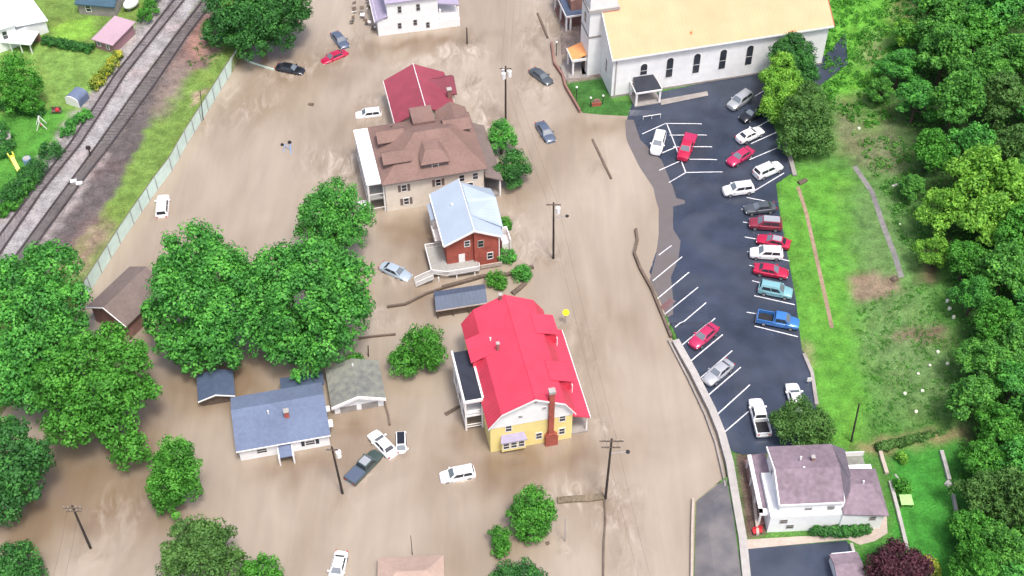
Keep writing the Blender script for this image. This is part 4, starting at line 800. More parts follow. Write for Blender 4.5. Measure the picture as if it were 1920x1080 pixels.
h.window('S', 13.2, 2.3, .7, .7, at=-.5, fm='concrete'); h.window('W', 6, 4.0, .7, 1.0, at=1.2)
h = House('small_annex', 'small mauve roofed annex at the bottom edge by the driveway', 'shed', (1568, 1100), 6, .5)
h.part('wall', MB().box(0, 3, 0, 3.6, -1, 2), 'plaster'); h.part('roof', gable_roof(-.3, 3.3, -.3, 3.5, 2.0, 2.6, 'x'), 'purpleroof')
for (x, y, rz, lb) in ((1415, 1000, .2, 'left of two red chairs beside the porch of the mauve roofed house'), (1424, 998, -.1, 'right of two red chairs beside the porch of the mauve roofed house')):
    e_ = empty('garden_chair', T(x, y), rz, lb, 'chair', 'red porch chairs')
    MB().box(-.3, .3, -.3, .3, .4, .46).build('seat', M['redpaint'], e_); MB().slab([(-.3, .3, 1.1), (.3, .3, 1.1), (.3, .26, .45), (-.3, .26, .45)], .05).build('backrest', M['redpaint'], e_)
    for a in (-.26, .26):
        for c in (-.26, .26): MB().box(a - .03, a + .03, c - .03, c + .03, 0, .4).build('leg', M['dark'], e_)

# --- top-left gardens
def zb(x, y): return T(x, y).z
h = House('farmhouse', 'large bright white house in the top left corner', 'house', (40, 88), 34, 2.6)
h.part('wall', gable_wall(-14, 0, 0, 11, 5.0, 7, 'x'), 'white'); h.part('roof', gable_roof(-14.4, .4, -.4, 11.4, 5.1, 7.6, 'x'), 'whiteroof')
h.part('wing_wall', MB().box(0, 5.6, 1.0, 11, -1, 2.9), 'white'); h.part('wing_roof', MB().slab([(0, .7, 4.0), (6.0, .7, 2.9), (6.0, 11.4, 2.9), (0, 11.4, 4.0)], .18), 'whiteroof')
for a in (-2, -5.2, -8.5): h.window('S', a, 2.6, .8, 1.6)
h = House('carport', 'white flat roofed carport below the white house at top left', 'carport', (8, 100), -8, 2.6)
h.part('roof', MB().box(-1, 5.6, 0, 3.9, 2.3, 2.5), 'whiteroof'); posts(h, [(-.7, .3), (1.5, .3), (3.4, .3), (5.2, .3)], .09, 0, 2.3); h.part('back_wall', MB().box(-1, 5.6, 3.7, 3.85, 0, 2.3), 'brickdull')
h = House('mauve_shed', 'mauve shed with mauve flat roof beside the railway hedge', 'shed', (182, 92), -10, 2.7)
h.part('wall', MB().box(0, 3.9, 0, 6.2, -.5, 2.3), 'mauvewall'); h.part('roof', MB().slab([(-.25, -.3, 2.4), (4.1, -.3, 2.4), (6.0, 4.7, 2.6), (1.6, 4.9, 2.6)], .15) if False else MB().slab([(-.3, -.4, 2.35), (4.2, -.4, 2.35), (4.2, 6.7, 2.7), (-.3, 6.7, 2.7)], .15), 'mauve')
h.window('S', .8, 1.0, .6, .8); h.window('S', 2.7, .9, .5, .8)
h.root.rotation_euler[2] = R(-24)
h = House('teal_roof_house', 'dark teal roofed building at the top edge above the mauve shed', 'house', (150, 28), -8, 2.7)
h.part('wall', MB().box(0, 7, 0, 6, -.5, 2.6), 'concrete2'); h.part('roof', gable_roof(-.3, 7.3, -.4, 6.4, 2.7, 4.0, 'x'), 'tealroof'); h.window('S', 2, 1)
h = House('domed_shed', 'small white fronted shed with dark curved roof beside the tracks', 'shed', (126, 196), -20, 2.8)
n = 8; arc = [(1.25 - 1.35 * math.cos(math.pi * i / n), 1.3 + .75 * math.sin(math.pi * i / n)) for i in range(n + 1)]
h.part('wall', MB().prism([(-.1, -.5)] + arc + [(2.6, -.5)], 'y', 0, .12), 'trim'); h.part('roof', MB().prism([(-.1, -.5)] + arc + [(2.6, -.5)], 'y', .12, 2.8), 'slate'); h.root.rotation_euler[2] = R(-24)
e_ = empty('propane_tank', T(248, 16), R(58), 'white oval tank beside the mauve shed roof', 'tank')
MB().ball((0, 0, 1.2), 1.15, 14, 8, .75).build('tank', M['whiteroof'], e_, smooth=True).scale = (1.5, 1, 1); MB().box(-1, -.7, -.4, .4, 0, .8).box(.7, 1, -.4, .4, 0, .8).build('cradle', M['concrete2'], e_); MB().tube((.6, 0, 1.6), (.6, 0, 2.3), .18).build('valve', M['dark'], e_)
e_ = empty('swing_set', T(78, 238), .3, 'small white triangular swing frame on the left lawn', 'swing')
for y in (-.8, .8): MB().tube((-.8, y, 0), (0, y, 1.8), .07).tube((.8, y, 0), (0, y, 1.8), .07).build('frame', M['trim'], e_)
MB().tube((0, -.8, 1.8), (0, .8, 1.8), .06).build('top_bar', M['trim'], e_); MB().box(-.12, .12, -.3, .3, .5, .56).tube((0, -.28, .55), (0, -.28, 1.8), .02).tube((0, .28, .55), (0, .28, 1.8), .02).build('seat', M['redpaint'], e_)
e_ = empty('toy_slide', T(30, 312), .6, 'yellow plastic slide at the left edge below the lawn', 'slide')
MB().slab([(-.3, -1.4, .1), (.3, -1.4, .1), (.3, .6, 1.5), (-.3, .6, 1.5)], .08).build('chute', M['yellowplastic'], e_); MB().box(-.35, .35, .6, 1.2, 0, 1.5).build('tower', M['yellowplastic'], e_); MB().box(-.45, -.3, .5, 1.3, 1.5, 2.1).box(.3, .45, .5, 1.3, 1.5, 2.1).build('rail', M['yellowplastic'], e_)
e_ = empty('water_barrel', T(53, 306), 0, 'blue grey barrel with pale lid beside the yellow slide', 'barrel')
MB().tube((0, 0, 0), (0, 0, 1.1), .75, .65, 12).build('barrel', M['blueplastic'], e_); MB().tube((0, 0, 1.1), (0, 0, 1.2), .55, .5, 12).build('lid', M['concrete'], e_)
e_ = empty('garden_bench', T(107, 212), 0, 'dark garden bench with a red cushion by the little domed shed', 'bench')
MB().box(-.8, .8, -.3, .3, .4, .5).build('seat', M['wood'], e_); MB().box(-.8, .8, .25, .35, .5, 1.1).build('backrest', M['wood'], e_); MB().ball((.2, 0, .7), .38, 8, 5).build('cushion', M['redpaint'], e_); MB().box(-.75, -.65, -.3, .3, 0, .4).box(.65, .75, -.3, .3, 0, .4).build('leg', M['wood'], e_)
e_ = empty('woodpile', T(8, 262), .4, 'grey heap of boards at the left edge of the lawn', 'woodpile')
mb = MB()
for i in range(12): mb.tube((random.uniform(-1.2, 1.2), -1.2, random.uniform(0.1, 1)), (random.uniform(-1.2, 1.2), 1.2, random.uniform(.1, 1.2)), .16, n=6)
mb.build('boards', M['concrete'], e_)

# ------------------------------------------------------------------ vehicles
def paint_mat(name, col, metal=0.25, rough=0.3): return mat(name, col, rough, 0.03, 1.0, 0.5, metal, coat=0.6)
PAINT = {'white': paint_mat('white car paint', (.80, .81, .82), 0), 'silver': paint_mat('silver car paint', (.50, .52, .54), .5), 'black': paint_mat('black car paint', (.018, .02, .028)), 'grey': paint_mat('dark grey car paint', (.085, .10, .115)),
         'red': paint_mat('red car paint', (.50, .015, .065)), 'maroon': paint_mat('maroon car paint', (.26, .03, .055)), 'pink': paint_mat('cherry car paint', (.50, .03, .11)), 'teal': paint_mat('pale teal car paint', (.22, .46, .50)),
         'blue': paint_mat('blue car paint', (.05, .20, .52)), 'green': paint_mat('dark green car paint', (.055, .085, .075)), 'slate': paint_mat('slate blue car paint', (.10, .13, .19)), 'steel': paint_mat('pale blue car paint', (.38, .46, .54))}
SPEC = {  # stations x, halfwidth, top z ; greenhouse: base x0,x1 (rear, front), top x0,x1, base z, roof z, half width base/top
 'sedan': dict(st=[(-2.35,.62,.72),(-2.28,.76,.90),(-1.9,.86,.98),(-1.2,.90,.98),(0,.91,.95),(.9,.90,.93),(1.5,.88,.88),(2.0,.83,.80),(2.28,.70,.68),(2.36,.5,.58)], gh=(-1.75,1.05,-1.15,.25,.93,1.42,.80,.60)),
 'suv': dict(st=[(-2.3,.74,.85),(-2.27,.84,1.05),(-1.9,.90,1.08),(-1,.93,1.07),(0,.93,1.05),(.9,.93,1.04),(1.4,.91,1.02),(1.95,.87,.95),(2.25,.76,.82),(2.34,.55,.65)], gh=(-2.22,1.2,-1.95,.45,1.03,1.70,.86,.68)),
 'pickup': dict(st=[(-.62,.90,1.1),(-.4,.93,1.1),(.4,.94,1.1),(1.2,.94,1.08),(1.7,.93,1.06),(2.3,.89,1.0),(2.7,.80,.88),(2.78,.6,.7)], gh=(-.55,1.55,-.4,.9,1.08,1.78,.86,.70))}
def car_body(kind):
    S = SPEC[kind]; mb = MB(); st = S['st']; ring = []
    for x, w, z in st:
        zb_ = .26; zm = min(z - .12, .62)
        sec = [(0, z + .05), (w*.55, z + .035), (w*.88, z - .03), (w*.98, z - .12), (w, zm), (w*.97, zb_ + .1), (w*.88, zb_), (0, zb_)]
        ring.append([(x, y, zz) for y, zz in sec] + [(x, -y, zz) for y, zz in sec[-2:0:-1]])
    n = len(ring[0]); vs = [p for r in ring for p in r]
    fs = [(i*n+j, i*n+(j+1) % n, (i+1)*n+(j+1) % n, (i+1)*n+j) for i in range(len(ring)-1) for j in range(n)]
    fs += [tuple(range(n-1, -1, -1)), tuple((len(ring)-1)*n + j for j in range(n))]
    mb.add(vs, fs)
    b0, b1, t0, t1, zb_, zt, wb, wt = S['gh']; m_ = (t0 + t1) / 2
    # greenhouse with a gently crowned roof
    v = [(b0,-wb,zb_),(b1,-wb,zb_),(b1,wb,zb_),(b0,wb,zb_),(t0,-wt,zt-.04),(t1,-wt,zt-.04),(t1,wt,zt-.04),(t0,wt,zt-.04),(t0+.06,-wt*.55,zt),(t1-.08,-wt*.55,zt),(t1-.08,wt*.55,zt),(t0+.06,wt*.55,zt)]
    mb.add(v, [(0,1,5,4),(1,2,6,5),(2,3,7,6),(3,0,4,7),(4,5,9,8),(5,6,10,9),(6,7,11,10),(7,4,8,11),(8,9,10,11)])
    return mb
def lerp3(a, b_, t): return tuple(a[i] + (b_[i] - a[i]) * t for i in range(3))
def pane_on(q, u0, u1, v0, v1, off=.015):   # quad (bottom-left, bottom-right, top-right, top-left)
    def P(u, v): return Vector(lerp3(lerp3(q[0], q[1], u), lerp3(q[3], q[2], u), v))
    a, c, d, e = P(u0, v0), P(u1, v0), P(u1, v1), P(u0, v1); n = (c - a).cross(e - a).normalized() * off
    back = n * -2
    return [a+n, c+n, d+n, e+n, a+back, c+back, d+back, e+back]
BOXF = [(0,1,2,3),(7,6,5,4),(0,4,5,1),(1,5,6,2),(2,6,7,3),(3,7,4,0)]
PROTO = {}
def proto(kind):
    if kind in PROTO: return PROTO[kind]
    S = SPEC[kind]; b0, b1, t0, t1, zb_, zt, wb, wt = S['gh']; L_ = {}
    zt2 = zt - .04; zs = zb_ + .06
    L_['body'] = car_body(kind)
    sideR = [(b0,-wb,zb_),(b1,-wb,zb_),(t1,-wt,zt2),(t0,-wt,zt2)]; sideL = [(b1,wb,zb_),(b0,wb,zb_),(t0,wt,zt2),(t1,wt,zt2)]
    front = [(b1,-wb,zb_),(b1,wb,zb_),(t1,wt,zt2),(t1,-wt,zt2)]; rear = [(b0,wb,zb_),(b0,-wb,zb_),(t0,-wt,zt2),(t0,wt,zt2)]
    ws = MB().add(pane_on(front, .08, .92, .12, .93), BOXF); rw = MB().add(pane_on(rear, .1, .9, .2, .9), BOXF)
    L_['windshield'] = ws; L_['rear_window'] = rw
    for nm, q_ in (('side_window', sideR), ('side_window', sideL)):
        k = MB(); k.add(pane_on(q_, .10, .50, .2, .9), BOXF); k.add(pane_on(q_, .53, .90, .2, .9), BOXF); L_.setdefault(nm, []).append(k)
    return L_
def mk(kind):
    L_ = proto(kind); out = {}
    for k, v in L_.items():
        out[k] = []
        for mb in (v if isinstance(v, list) else [v]):
            me = bpy.data.meshes.new(k); me.from_pydata(mb.v, [], mb.f); me.validate(); me.update()
            if k == 'body':
                me.polygons.foreach_set('use_smooth', [True] * len(me.polygons))
                import bmesh as _b
                bm = _b.new(); bm.from_mesh(me)
                for e in bm.edges:
                    if len(e.link_faces) == 2 and e.calc_face_angle(0) > R(32): e.smooth = False
                bm.to_mesh(me); bm.free()
            out[k].append(me)
    wh = MB().tube((0, -.11, 0), (0, .11, 0), .34, n=16); me = bpy.data.meshes.new('tyre'); me.from_pydata(wh.v, [], wh.f); me.materials.append(M['tyre']); out['wheel'] = [me]
    rm = MB().tube((0, -.125, 0), (0, .125, 0), .21, n=10); me = bpy.data.meshes.new('rim'); me.from_pydata(rm.v, [], rm.f); me.materials.append(M['rim']); out['rim'] = [me]
    front = SPEC[kind]['st'][-1][0]; back = SPEC[kind]['st'][0][0] if kind != 'pickup' else -2.75; zf = SPEC[kind]['st'][-2][2]
    for nm, x, m in (('headlight', front - .12, M['lamp_clear']), ('tail_light', back - .0, M['lamp_red'])):
        q_ = MB().box(x - .06, x + .05, -.14, .14, zf - .2, zf - .04) if nm == 'headlight' else MB().box(x - .04, x + .08, -.1, .1, .72, .92)
        me = bpy.data.meshes.new(nm); me.from_pydata(q_.v, [], q_.f); me.materials.append(m); out[nm] = [me]
    mi = MB().box(-.1, .1, -.12, .12, -.08, .08); me = bpy.data.meshes.new('mirror'); me.from_pydata(mi.v, [], mi.f); out['mirror'] = [me]
    return out
CACHE = {}; PM = {}
def link(name, me, parent, loc=None):
    o = bpy.data.objects.new(name, me); COL.objects.link(o); o.parent = parent
    if loc: o.location = loc
    return o
def painted(me, key, m):
    k = (me.name, key)
    if k not in PM: c = me.copy(); c.materials.clear(); c.materials.append(m); PM[k] = c
    return PM[k]
def car(kind, color, front, rear, label, z=None, sink=0.0, roll=0, pitch=0, group='cars parked in the lot', roofcol=None, glass='pane', length=None, cover=None):
    if kind not in CACHE: CACHE[kind] = mk(kind)
    K = CACHE[kind]; m = PAINT[color]
    gz = .6 if sink == 0 else 0.2
    a = G(*front, gz + .5); b_ = G(*rear, gz + .5); c = (a + b_) / 2; d = a - b_
    nl = {'sedan': 4.7, 'suv': 4.64, 'pickup': 5.5}[kind]; s = min(max(d.xy.length / nl * 1.05, .92), 1.12)
    ground = h1(c.x, c.y) + .04 if sink == 0 else 0
    root = empty({'sedan': 'parked_car', 'suv': 'parked_suv', 'pickup': 'pickup_truck'}[kind] if sink == 0 else {'sedan': 'flooded_car', 'suv': 'flooded_suv', 'pickup': 'flooded_pickup'}[kind],
                 (c.x, c.y, ground - sink), 0, label, {'sedan': 'car', 'suv': 'SUV', 'pickup': 'pickup truck'}[kind], group)
    root.rotation_euler = (R(roll), R(pitch), math.atan2(d.y, d.x)); root.scale = (s, s, s)
    link('body', painted(K['body'][0], color, m), root)
    for nm in ('windshield', 'rear_window'): link(nm, painted(K[nm][0], 'carglass' if nm == 'windshield' else glass, M['carglass' if nm == 'windshield' else glass]), root)
    for me in K['side_window']: link('side_window', painted(me, 'pane', M['pane']), root)
    fx, bx = (1.45, -1.4) if kind != 'pickup' else (1.75, -1.75)
    for x in (fx, bx):
        for y in (-.82, .82):
            w = link('wheel', K['wheel'][0], root, (x, y, .34)); link('rim', K['rim'][0], w)
    for y in (-.6, .6): link('headlight', K['headlight'][0], root, (0, y, 0)); link('tail_light', K['tail_light'][0], root, (0, y * 1.1, 0))
    g = SPEC[kind]['gh']
    for y in (-1, 1): link('mirror', painted(K['mirror'][0], color, m), root, (g[1] - .35, y * .98, g[4] + .05))
    if roofcol:
        t0, t1, zt, wt = g[2], g[3], g[5], g[7]; MB().box(t0 + .1, t1 - .08, -wt * .8, wt * .8, zt - .03, zt + .02).build('roof_panel', PAINT[roofcol] if roofcol in PAINT else M[roofcol], root)
    if kind == 'suv':
        for y in (-.55, .55): MB().tube((g[2] + .2, y, g[5] + .03), (g[3] - .1, y, g[5] + .03), .03, n=5).build('roof_rail', M['metal'], root)
    if kind == 'pickup':
        bb = MB().box(-2.75, -.62, -.94, -.82, .55, 1.12).box(-2.75, -.62, .82, .94, .55, 1.12).box(-2.75, -2.65, -.82, .82, .5, 1.1).box(-2.75, -.62, -.9, .9, .4, .55)
        bd = bb.build('bed', m, root); MB().box(-2.6, -.66, -.8, .8, .56, .6).build('bed_liner', M['dark'], bd)
        MB().box(-2.88, -2.75, -.85, .85, .38, .58).build('bumper', M['metal'], root)
        if cover: MB().box(-2.68, -.64, -.86, .86, 1.08, 1.16).build('bed_cover', PAINT[cover], bd)
    return root
car('suv', 'silver', (1366, 205), (1408, 176), 'silver SUV at the top of the lot nearest the church wall')
car('sedan', 'black', (1390, 226), (1432, 203), 'black car between the silver SUV and the white sedan')
car('sedan', 'white', (1430, 243), (1382, 265), 'white sedan with nose towards the olive trees')
car('sedan', 'pink', (1367, 308), (1408, 282), 'cherry red car between the white sedan and the white SUV')
car('suv', 'white', (1466, 309), (1413, 332), 'white SUV beside the gravel kerb under the olive tree')
car('suv', 'white', (1357, 360), (1411, 353), 'white SUV parked across the lane above the dark grey car')
car('sedan', 'grey', (1397, 394), (1452, 388), 'dark grey car, first of the straight right hand row')
car('suv', 'maroon', (1402, 419), (1468, 424), 'maroon SUV with grey roof below the dark grey car', roofcol='silver')
car('sedan', 'red', (1420, 448), (1480, 461), 'red sedan between the maroon SUV and the white car', roofcol='silver')
car('suv', 'white', (1407, 475), (1466, 478), 'white SUV between two red cars in the right hand row')
car('sedan', 'red', (1478, 515), (1413, 504), 'red car with nose to the grass, above the teal car')
car('suv', 'teal', (1484, 552), (1423, 540), 'pale teal SUV above the blue pickup')
car('pickup', 'blue', (1499, 610), (1418, 595), 'bright blue pickup truck at the lower end of the right hand row')
car('suv', 'white', (1227, 292), (1241, 242), 'white SUV near the waterline below the church portico', roofcol=None)
car('pickup', 'red', (1277, 303), (1298, 250), 'red pickup with covered bed straddling the painted lines', cover='pink')
car('sedan', 'pink', (1292, 655), (1346, 608), 'cherry red car alone in the left row of slanted stalls')
car('sedan', 'silver', (1322, 720), (1371, 679), 'silver sedan in the slanted stall below the cherry red car')
car('pickup', 'white', (1415, 751), (1432, 818), 'white pickup truck at the bottom of the lot')
car('sedan', 'white', (1483, 720), (1498, 776), 'white sedan partly under the round tree at the bottom of the lot')
FG = 'cars caught in the flood'
car('sedan', 'black', (570, 131), (518, 121), 'black sedan floating at upper left near the dark tree', sink=.45, group=FG)
car('sedan', 'slate', (648, 86), (626, 57), 'dark blue grey car pushed up against the red one', sink=.5, group=FG, pitch=-3)
car('sedan', 'red', (601, 112), (650, 92), 'red car half under water near the top white house', sink=.75, group=FG, roll=6)
car('suv', 'white', (667, 211), (714, 206), 'white SUV in the water left of the maroon roofed house', sink=.65, group=FG)
car('sedan', 'grey', (1032, 153), (998, 128), 'dark car in the flooded street beside the church lawn', sink=.35, group=FG)
car('sedan', 'slate', (1034, 262), (1012, 228), 'slate blue car in the street right of the brown roofed house', sink=.35, group=FG)
car('suv', 'white', (305, 362), (302, 402), 'lone white SUV in the water beside the pale green fence', sink=.7, group=FG)
car('sedan', 'steel', (768, 516), (715, 494), 'pale blue car with dark rear floating left of the brick house', sink=.55, group=FG, pitch=3)
car('sedan', 'white', (697, 808), (737, 851), 'white sedan touching the front of the green pickup', sink=.4, group=FG)
car('suv', 'white', (752, 850), (751, 806), 'small white car with dark roof beside the white sedan', sink=.95, group=FG, roofcol='black')
car('pickup', 'green', (708, 845), (656, 899), 'dark green pickup with a pale roof in the water', sink=.6, group=FG, roofcol='silver', cover='slate')
car('suv', 'white', (826, 892), (889, 880), 'white SUV in the water in front of the yellow house', sink=.5, group=FG)
car('sedan', 'white', (625, 1092), (640, 1032), 'white car cut by the bottom edge of the picture', sink=.45, group=FG)

# ------------------------------------------------------------------ poles, wires, posts
def pole(px, top, label, arms=((.4, 1.2),), lean=None, lamp=None, cans=0, name='utility_pole', cat='pole', h=None, r=.16, m='pole', group=None):
    b_ = T(*px) if h is None or True else G(*px); b_.z = min(b_.z, 2.9)
    lo, hi = 0, 25
    for _ in range(30):                         # height from the top's line of sight
        mid = (lo + hi) / 2; q_ = G(*top, b_.z + mid)
        if q_.y > b_.y: lo = mid
        else: hi = mid
    H = lo; tp = G(*top, b_.z + H); lx = tp.x - b_.x
    e_ = empty(name, b_, 0, label, cat, group)
    MB().tube((0, 0, -1.2), (lx, 0, H), r * 1.15, r * .8, 8).build('pole', M[m], e_)
    for dz, w in arms:
        f = (H - dz) / H; MB().box(lx*f - w, lx*f + w, -.08 - .12, .08 - .12, H - dz - .07, H - dz + .07).build('crossarm', M['wood'], e_)
        for s_ in (-.9, -.45, .45, .9): MB().tube((lx*f + s_*w, -.12, H - dz + .05), (lx*f + s_*w, -.12, H - dz + .3), .06, n=6).build('insulator', M['concrete'], e_)
    for i in range(cans):
        f = (H - 1.6) / H; a = i * 2.1; MB().tube((lx*f + .65*math.cos(a), .65*math.sin(a), H - 2.1), (lx*f + .65*math.cos(a), .65*math.sin(a), H - 1.0), .36, n=10).build('transformer', M['trim'], e_)
    if lamp:
        zl, dx = lamp; f = zl / H
        MB().tube((lx*f, 0, zl), (lx*f + dx, 0, zl + .5), .05).build('lamp_arm', M['metal'], e_); MB().ball((lx*f + dx, 0, zl + .4), .3, 10, 5, .6).build('lamp_head', M['dark'], e_)
    return Vector((tp.x, tp.y, b_.z + H))
t1 = pole((948, 228), (948, 124), 'tall utility pole with three white transformers above the small round trees', ((.4, 1.0),), cans=3)
t2 = pole((1038, 485), (1038, 380), 'tall dark utility pole with street lamp in the middle of the flooded street', ((.3, 1.1), ), lamp=(8.8, 2.0), cans=1)
t3 = pole((1135, 935), (1147, 823), 'tall leaning utility pole with street lamp near the bottom of the street', ((.3, 1.5), (1.6, 1.2)), lamp=(10.2, 2.2))
t4 = pole((643, 925), (622, 838), 'utility pole with pale lamp beside the green pickup', ((.4, .8),), cans=1)
t5 = pole((170, 1028), (135, 948), 'utility pole leaning left in the brown water at lower left', ((.3, 1.1), (1.0, .9)))
pole((380, 225), (375, 170), 'thin dark pole standing in the water by the pale green fence', (), r=.07)
pole((876, 82), (875, 52), 'short dark post in the water right of the top white house', (), name='post', cat='post', r=.13)
pole((1597, 828), (1611, 757), 'dark leaning pole on the grass slope behind the mauve roofed house', (), r=.13)
pole((1060, 1015), (1060, 970), 'thin pale post in the water right of the small round tree', (), name='post', cat='post', r=.07, m='concrete')
pole((773, 1040), (770, 1004), 'thin post above the cottage roof at the bottom', (), name='post', cat='post', r=.05)
pole((690, 668), (690, 648), 'short post in the water right of the twin trees', (), name='post', cat='post', r=.09)
for a, b_, lab in ((t1, t2, 'power lines between the upper street pole and the lamp pole'), (t2, t3, 'power lines between the two street lamp poles'), (t3, G(1215, 1100, 9), 'power lines running off the bottom edge from the lower lamp pole'),
                (t5, G(98, 1110, 9), 'power lines running off the bottom from the lower left pole'), (t1, G(960, -60, 9), 'power lines running off the top edge from the transformer pole')):
    mb = MB(); o0 = Vector(a)
    for off in (-.7, .7):
        pr_ = None
        for i in range(13):
            t = i / 12; p = Vector(a).lerp(Vector(b_), t) + Vector((off, 0, -.4 - 3.2 * t * (1 - t))) - o0
            if pr_ is not None: mb.tube(pr_, p, .012, n=4)
            pr_ = p
    tag(mb.build('power_line', M['pole'], loc=o0), lab, 'power line', 'power lines over the street')
e_ = empty('round_sign', G(1060, 606), 0, 'round yellow road sign standing in the flooded street', 'sign')
MB().tube((0, 0, -1), (0, 0, 2.6), .06).build('post', M['metal'], e_); MB().tube((0, -.08, 2.5), (0, -.12, 2.52), .5, n=18).build('face', M['signyellow'], e_)
for o in e_.children:
    if o.name.startswith('face'): o.rotation_euler[0] = 0
for (x, y, hh, lb) in ((1080, 192, 3.2, 'black lamp post at the left edge of the church lawn'), (1043, 104, 2.8, 'black lamp post beside the church path'), (1107, 200, 1.8, 'left short lamp of the brick church sign'), (1130, 196, 1.8, 'right short lamp of the brick church sign')):
    e_ = empty('lamp_post', T(x, y), 0, lb, 'lamp', 'lamp posts by the church')
    MB().tube((0, 0, 0), (0, 0, hh), .07).build('post', M['dark'], e_); MB().ball((0, 0, hh + .15), .2, 8, 6).build('globe', M['globe'], e_, smooth=True)
e_ = empty('brick_sign', T(1118, 198), R(8), 'low brick sign with white board on the church lawn', 'sign')
MB().box(-.8, .8, -.2, .2, 0, .7).build('base', M['brick'], e_); MB().prism([(-.6, .7), (.6, .7), (.6, 1.2), (0, 1.5), (-.6, 1.2)], 'y', -.1, .1).build('board', M['brickdull'], e_)
e_ = empty('guard_fence', T(1515, 720), 0, 'small white sign board on the kerb at the lower right of the lot', 'sign')
MB().box(-.05, .05, -.05, .05, 0, 1.2).build('post', M['metal'], e_); MB().box(-.3, .3, -.12, -.05, .7, 1.5).build('board', M['trim'], e_)
e_ = empty('bike_rack', T(1222, 224), R(8), 'white metal rail at the top left of the parking lot', 'railing')
MB().tube((-1.6, 0, .8), (1.6, .3, .8), .06).build('rail', M['trim'], e_)
for x in (-1.5, 0, 1.5): MB().tube((x, .1, 0), (x, .1, .8), .05).build('post', M['trim'], e_)

# stones on the hillside
for i, (x, y, lb) in enumerate([(1776, 566, 'top'), (1780, 580, 'second'), (1788, 596, 'third')]):
    o = MB().ball((0, 0, .15), .3, 9, 6, 1.4, .12).build('white_rock', M['stone'], loc=T(x, y), smooth=True); tag(o, f'{lb} of three white rocks in a line below the trees', 'rock', 'white rocks on the slope')
STN = [(1758, 661, 'white rock nearest below the brown soil strip'), (1776, 683, 'white rock just left of the lower dark trees'), (1743, 686, 'tiny white rock in the middle of the rough slope'), (1721, 702, 'white rock left of the tiny one on the rough slope'),
       (1696, 739, 'leftmost white rock on the rough slope'), (1729, 734, 'white rock right of the leftmost one'), (1800, 751, 'white rock farthest right at the foot of the trees'), (1717, 773, 'lowest white rock above the brush line'), (1687, 402 + 20, 'small white rock by the grey hill path'), (1727, 400, 'white rock below the yellow green trees'), (1610, 242, 'white rock below the rough green bank')]
for i, (x, y, lb) in enumerate(STN):
    o = MB().ball((0, 0, .15), .22 if 'tiny' in lb or 'small' in lb else .27, 9, 6, 1.1, .08).build('white_rock', M['stone'], loc=T(x, y), smooth=True); tag(o, lb, 'rock', 'white rocks on the slope')
for (x0, y0, x1, y1, r, lb) in ((1672, 350, 1695, 341, .22, 'pale log on the brown slope below the upper trees'), (1775, 905, 1782, 912, .5, 'grey stump beside the upper garden wall'), (1678, 890, 1690, 905, .14, 'thin white plank on the lower lawn'),
                                (835, 778, 862, 762, .28, 'dark plank floating left of the white porch'), (588, 197, 578, 196, .35, 'dark debris floating left of the white SUV'), (961, 552, 985, 532, .45, 'rust brown plank behind the red roof'),
                                (1497, 345, 1512, 338, .45, 'dark stump on the grass beside the lot'), (1675, 522, 1680, 528, .6, 'dark stump at the end of the brown dirt patch'), (1024, 1020, 1030, 1018, .25, 'small dark box floating right of the round tree')):
    a, c = T(x0, y0, .05), T(x1, y1, .05); tag(MB().tube((0, 0, 0), c - a, r, r * .8, 7).build('log', M['concrete'] if lb.startswith(('pale', 'thin white', 'grey')) else M['wood'], loc=a), lb, 'debris')
e_ = empty('lawn_furniture', G(540, 285), .3, 'half sunk swing frame sticking out of the water at left', 'frame')
MB().tube((-.9, 0, -.3), (-.2, 1.2, .8), .07).tube((.9, 0, -.3), (-.2, 1.2, .8), .07).tube((.3, -1.2, -.2), (.7, 1.4, .4), .1).build('frame', M['blueplastic'], e_); MB().ball((-.6, 2, .1), .3, 7, 4).ball((.7, 2.2, .1), .35, 7, 4).build('seat', M['dark'], e_)
e_ = empty('garden_table', T(1697, 943), 0, 'lime green square table on the lower lawn', 'table')
MB().box(-.8, .8, -.8, .8, .7, .8).build('tabletop', mat('lime paint', (.35, .6, .22), .6, .1), e_)
for a in (-.7, .7):
    for c in (-.7, .7): MB().box(a - .05, a + .05, c - .05, c + .05, 0, .7).build('leg', M['wood'], e_)
# rubble heap by the top white house
e_ = empty('wreckage', G(680, 50), 0, 'pile of wrecked white and grey debris left of the top white house', 'debris')
for i in range(26):
    x, y, z = random.uniform(-2.4, 2.6), random.uniform(-2, 7), random.uniform(.1, 1.6); s_ = random.uniform(.3, .9)
    MB().slab([(x, y, z), (x + s_, y + random.uniform(-.3, .3), z + random.uniform(-.3, .4)), (x + s_, y + s_, z + random.uniform(-.3, .5)), (x, y + s_, z)], .15).build('panel' if i % 3 == 0 else 'timber', M['trim'] if i % 3 == 0 else M['wood'], e_)

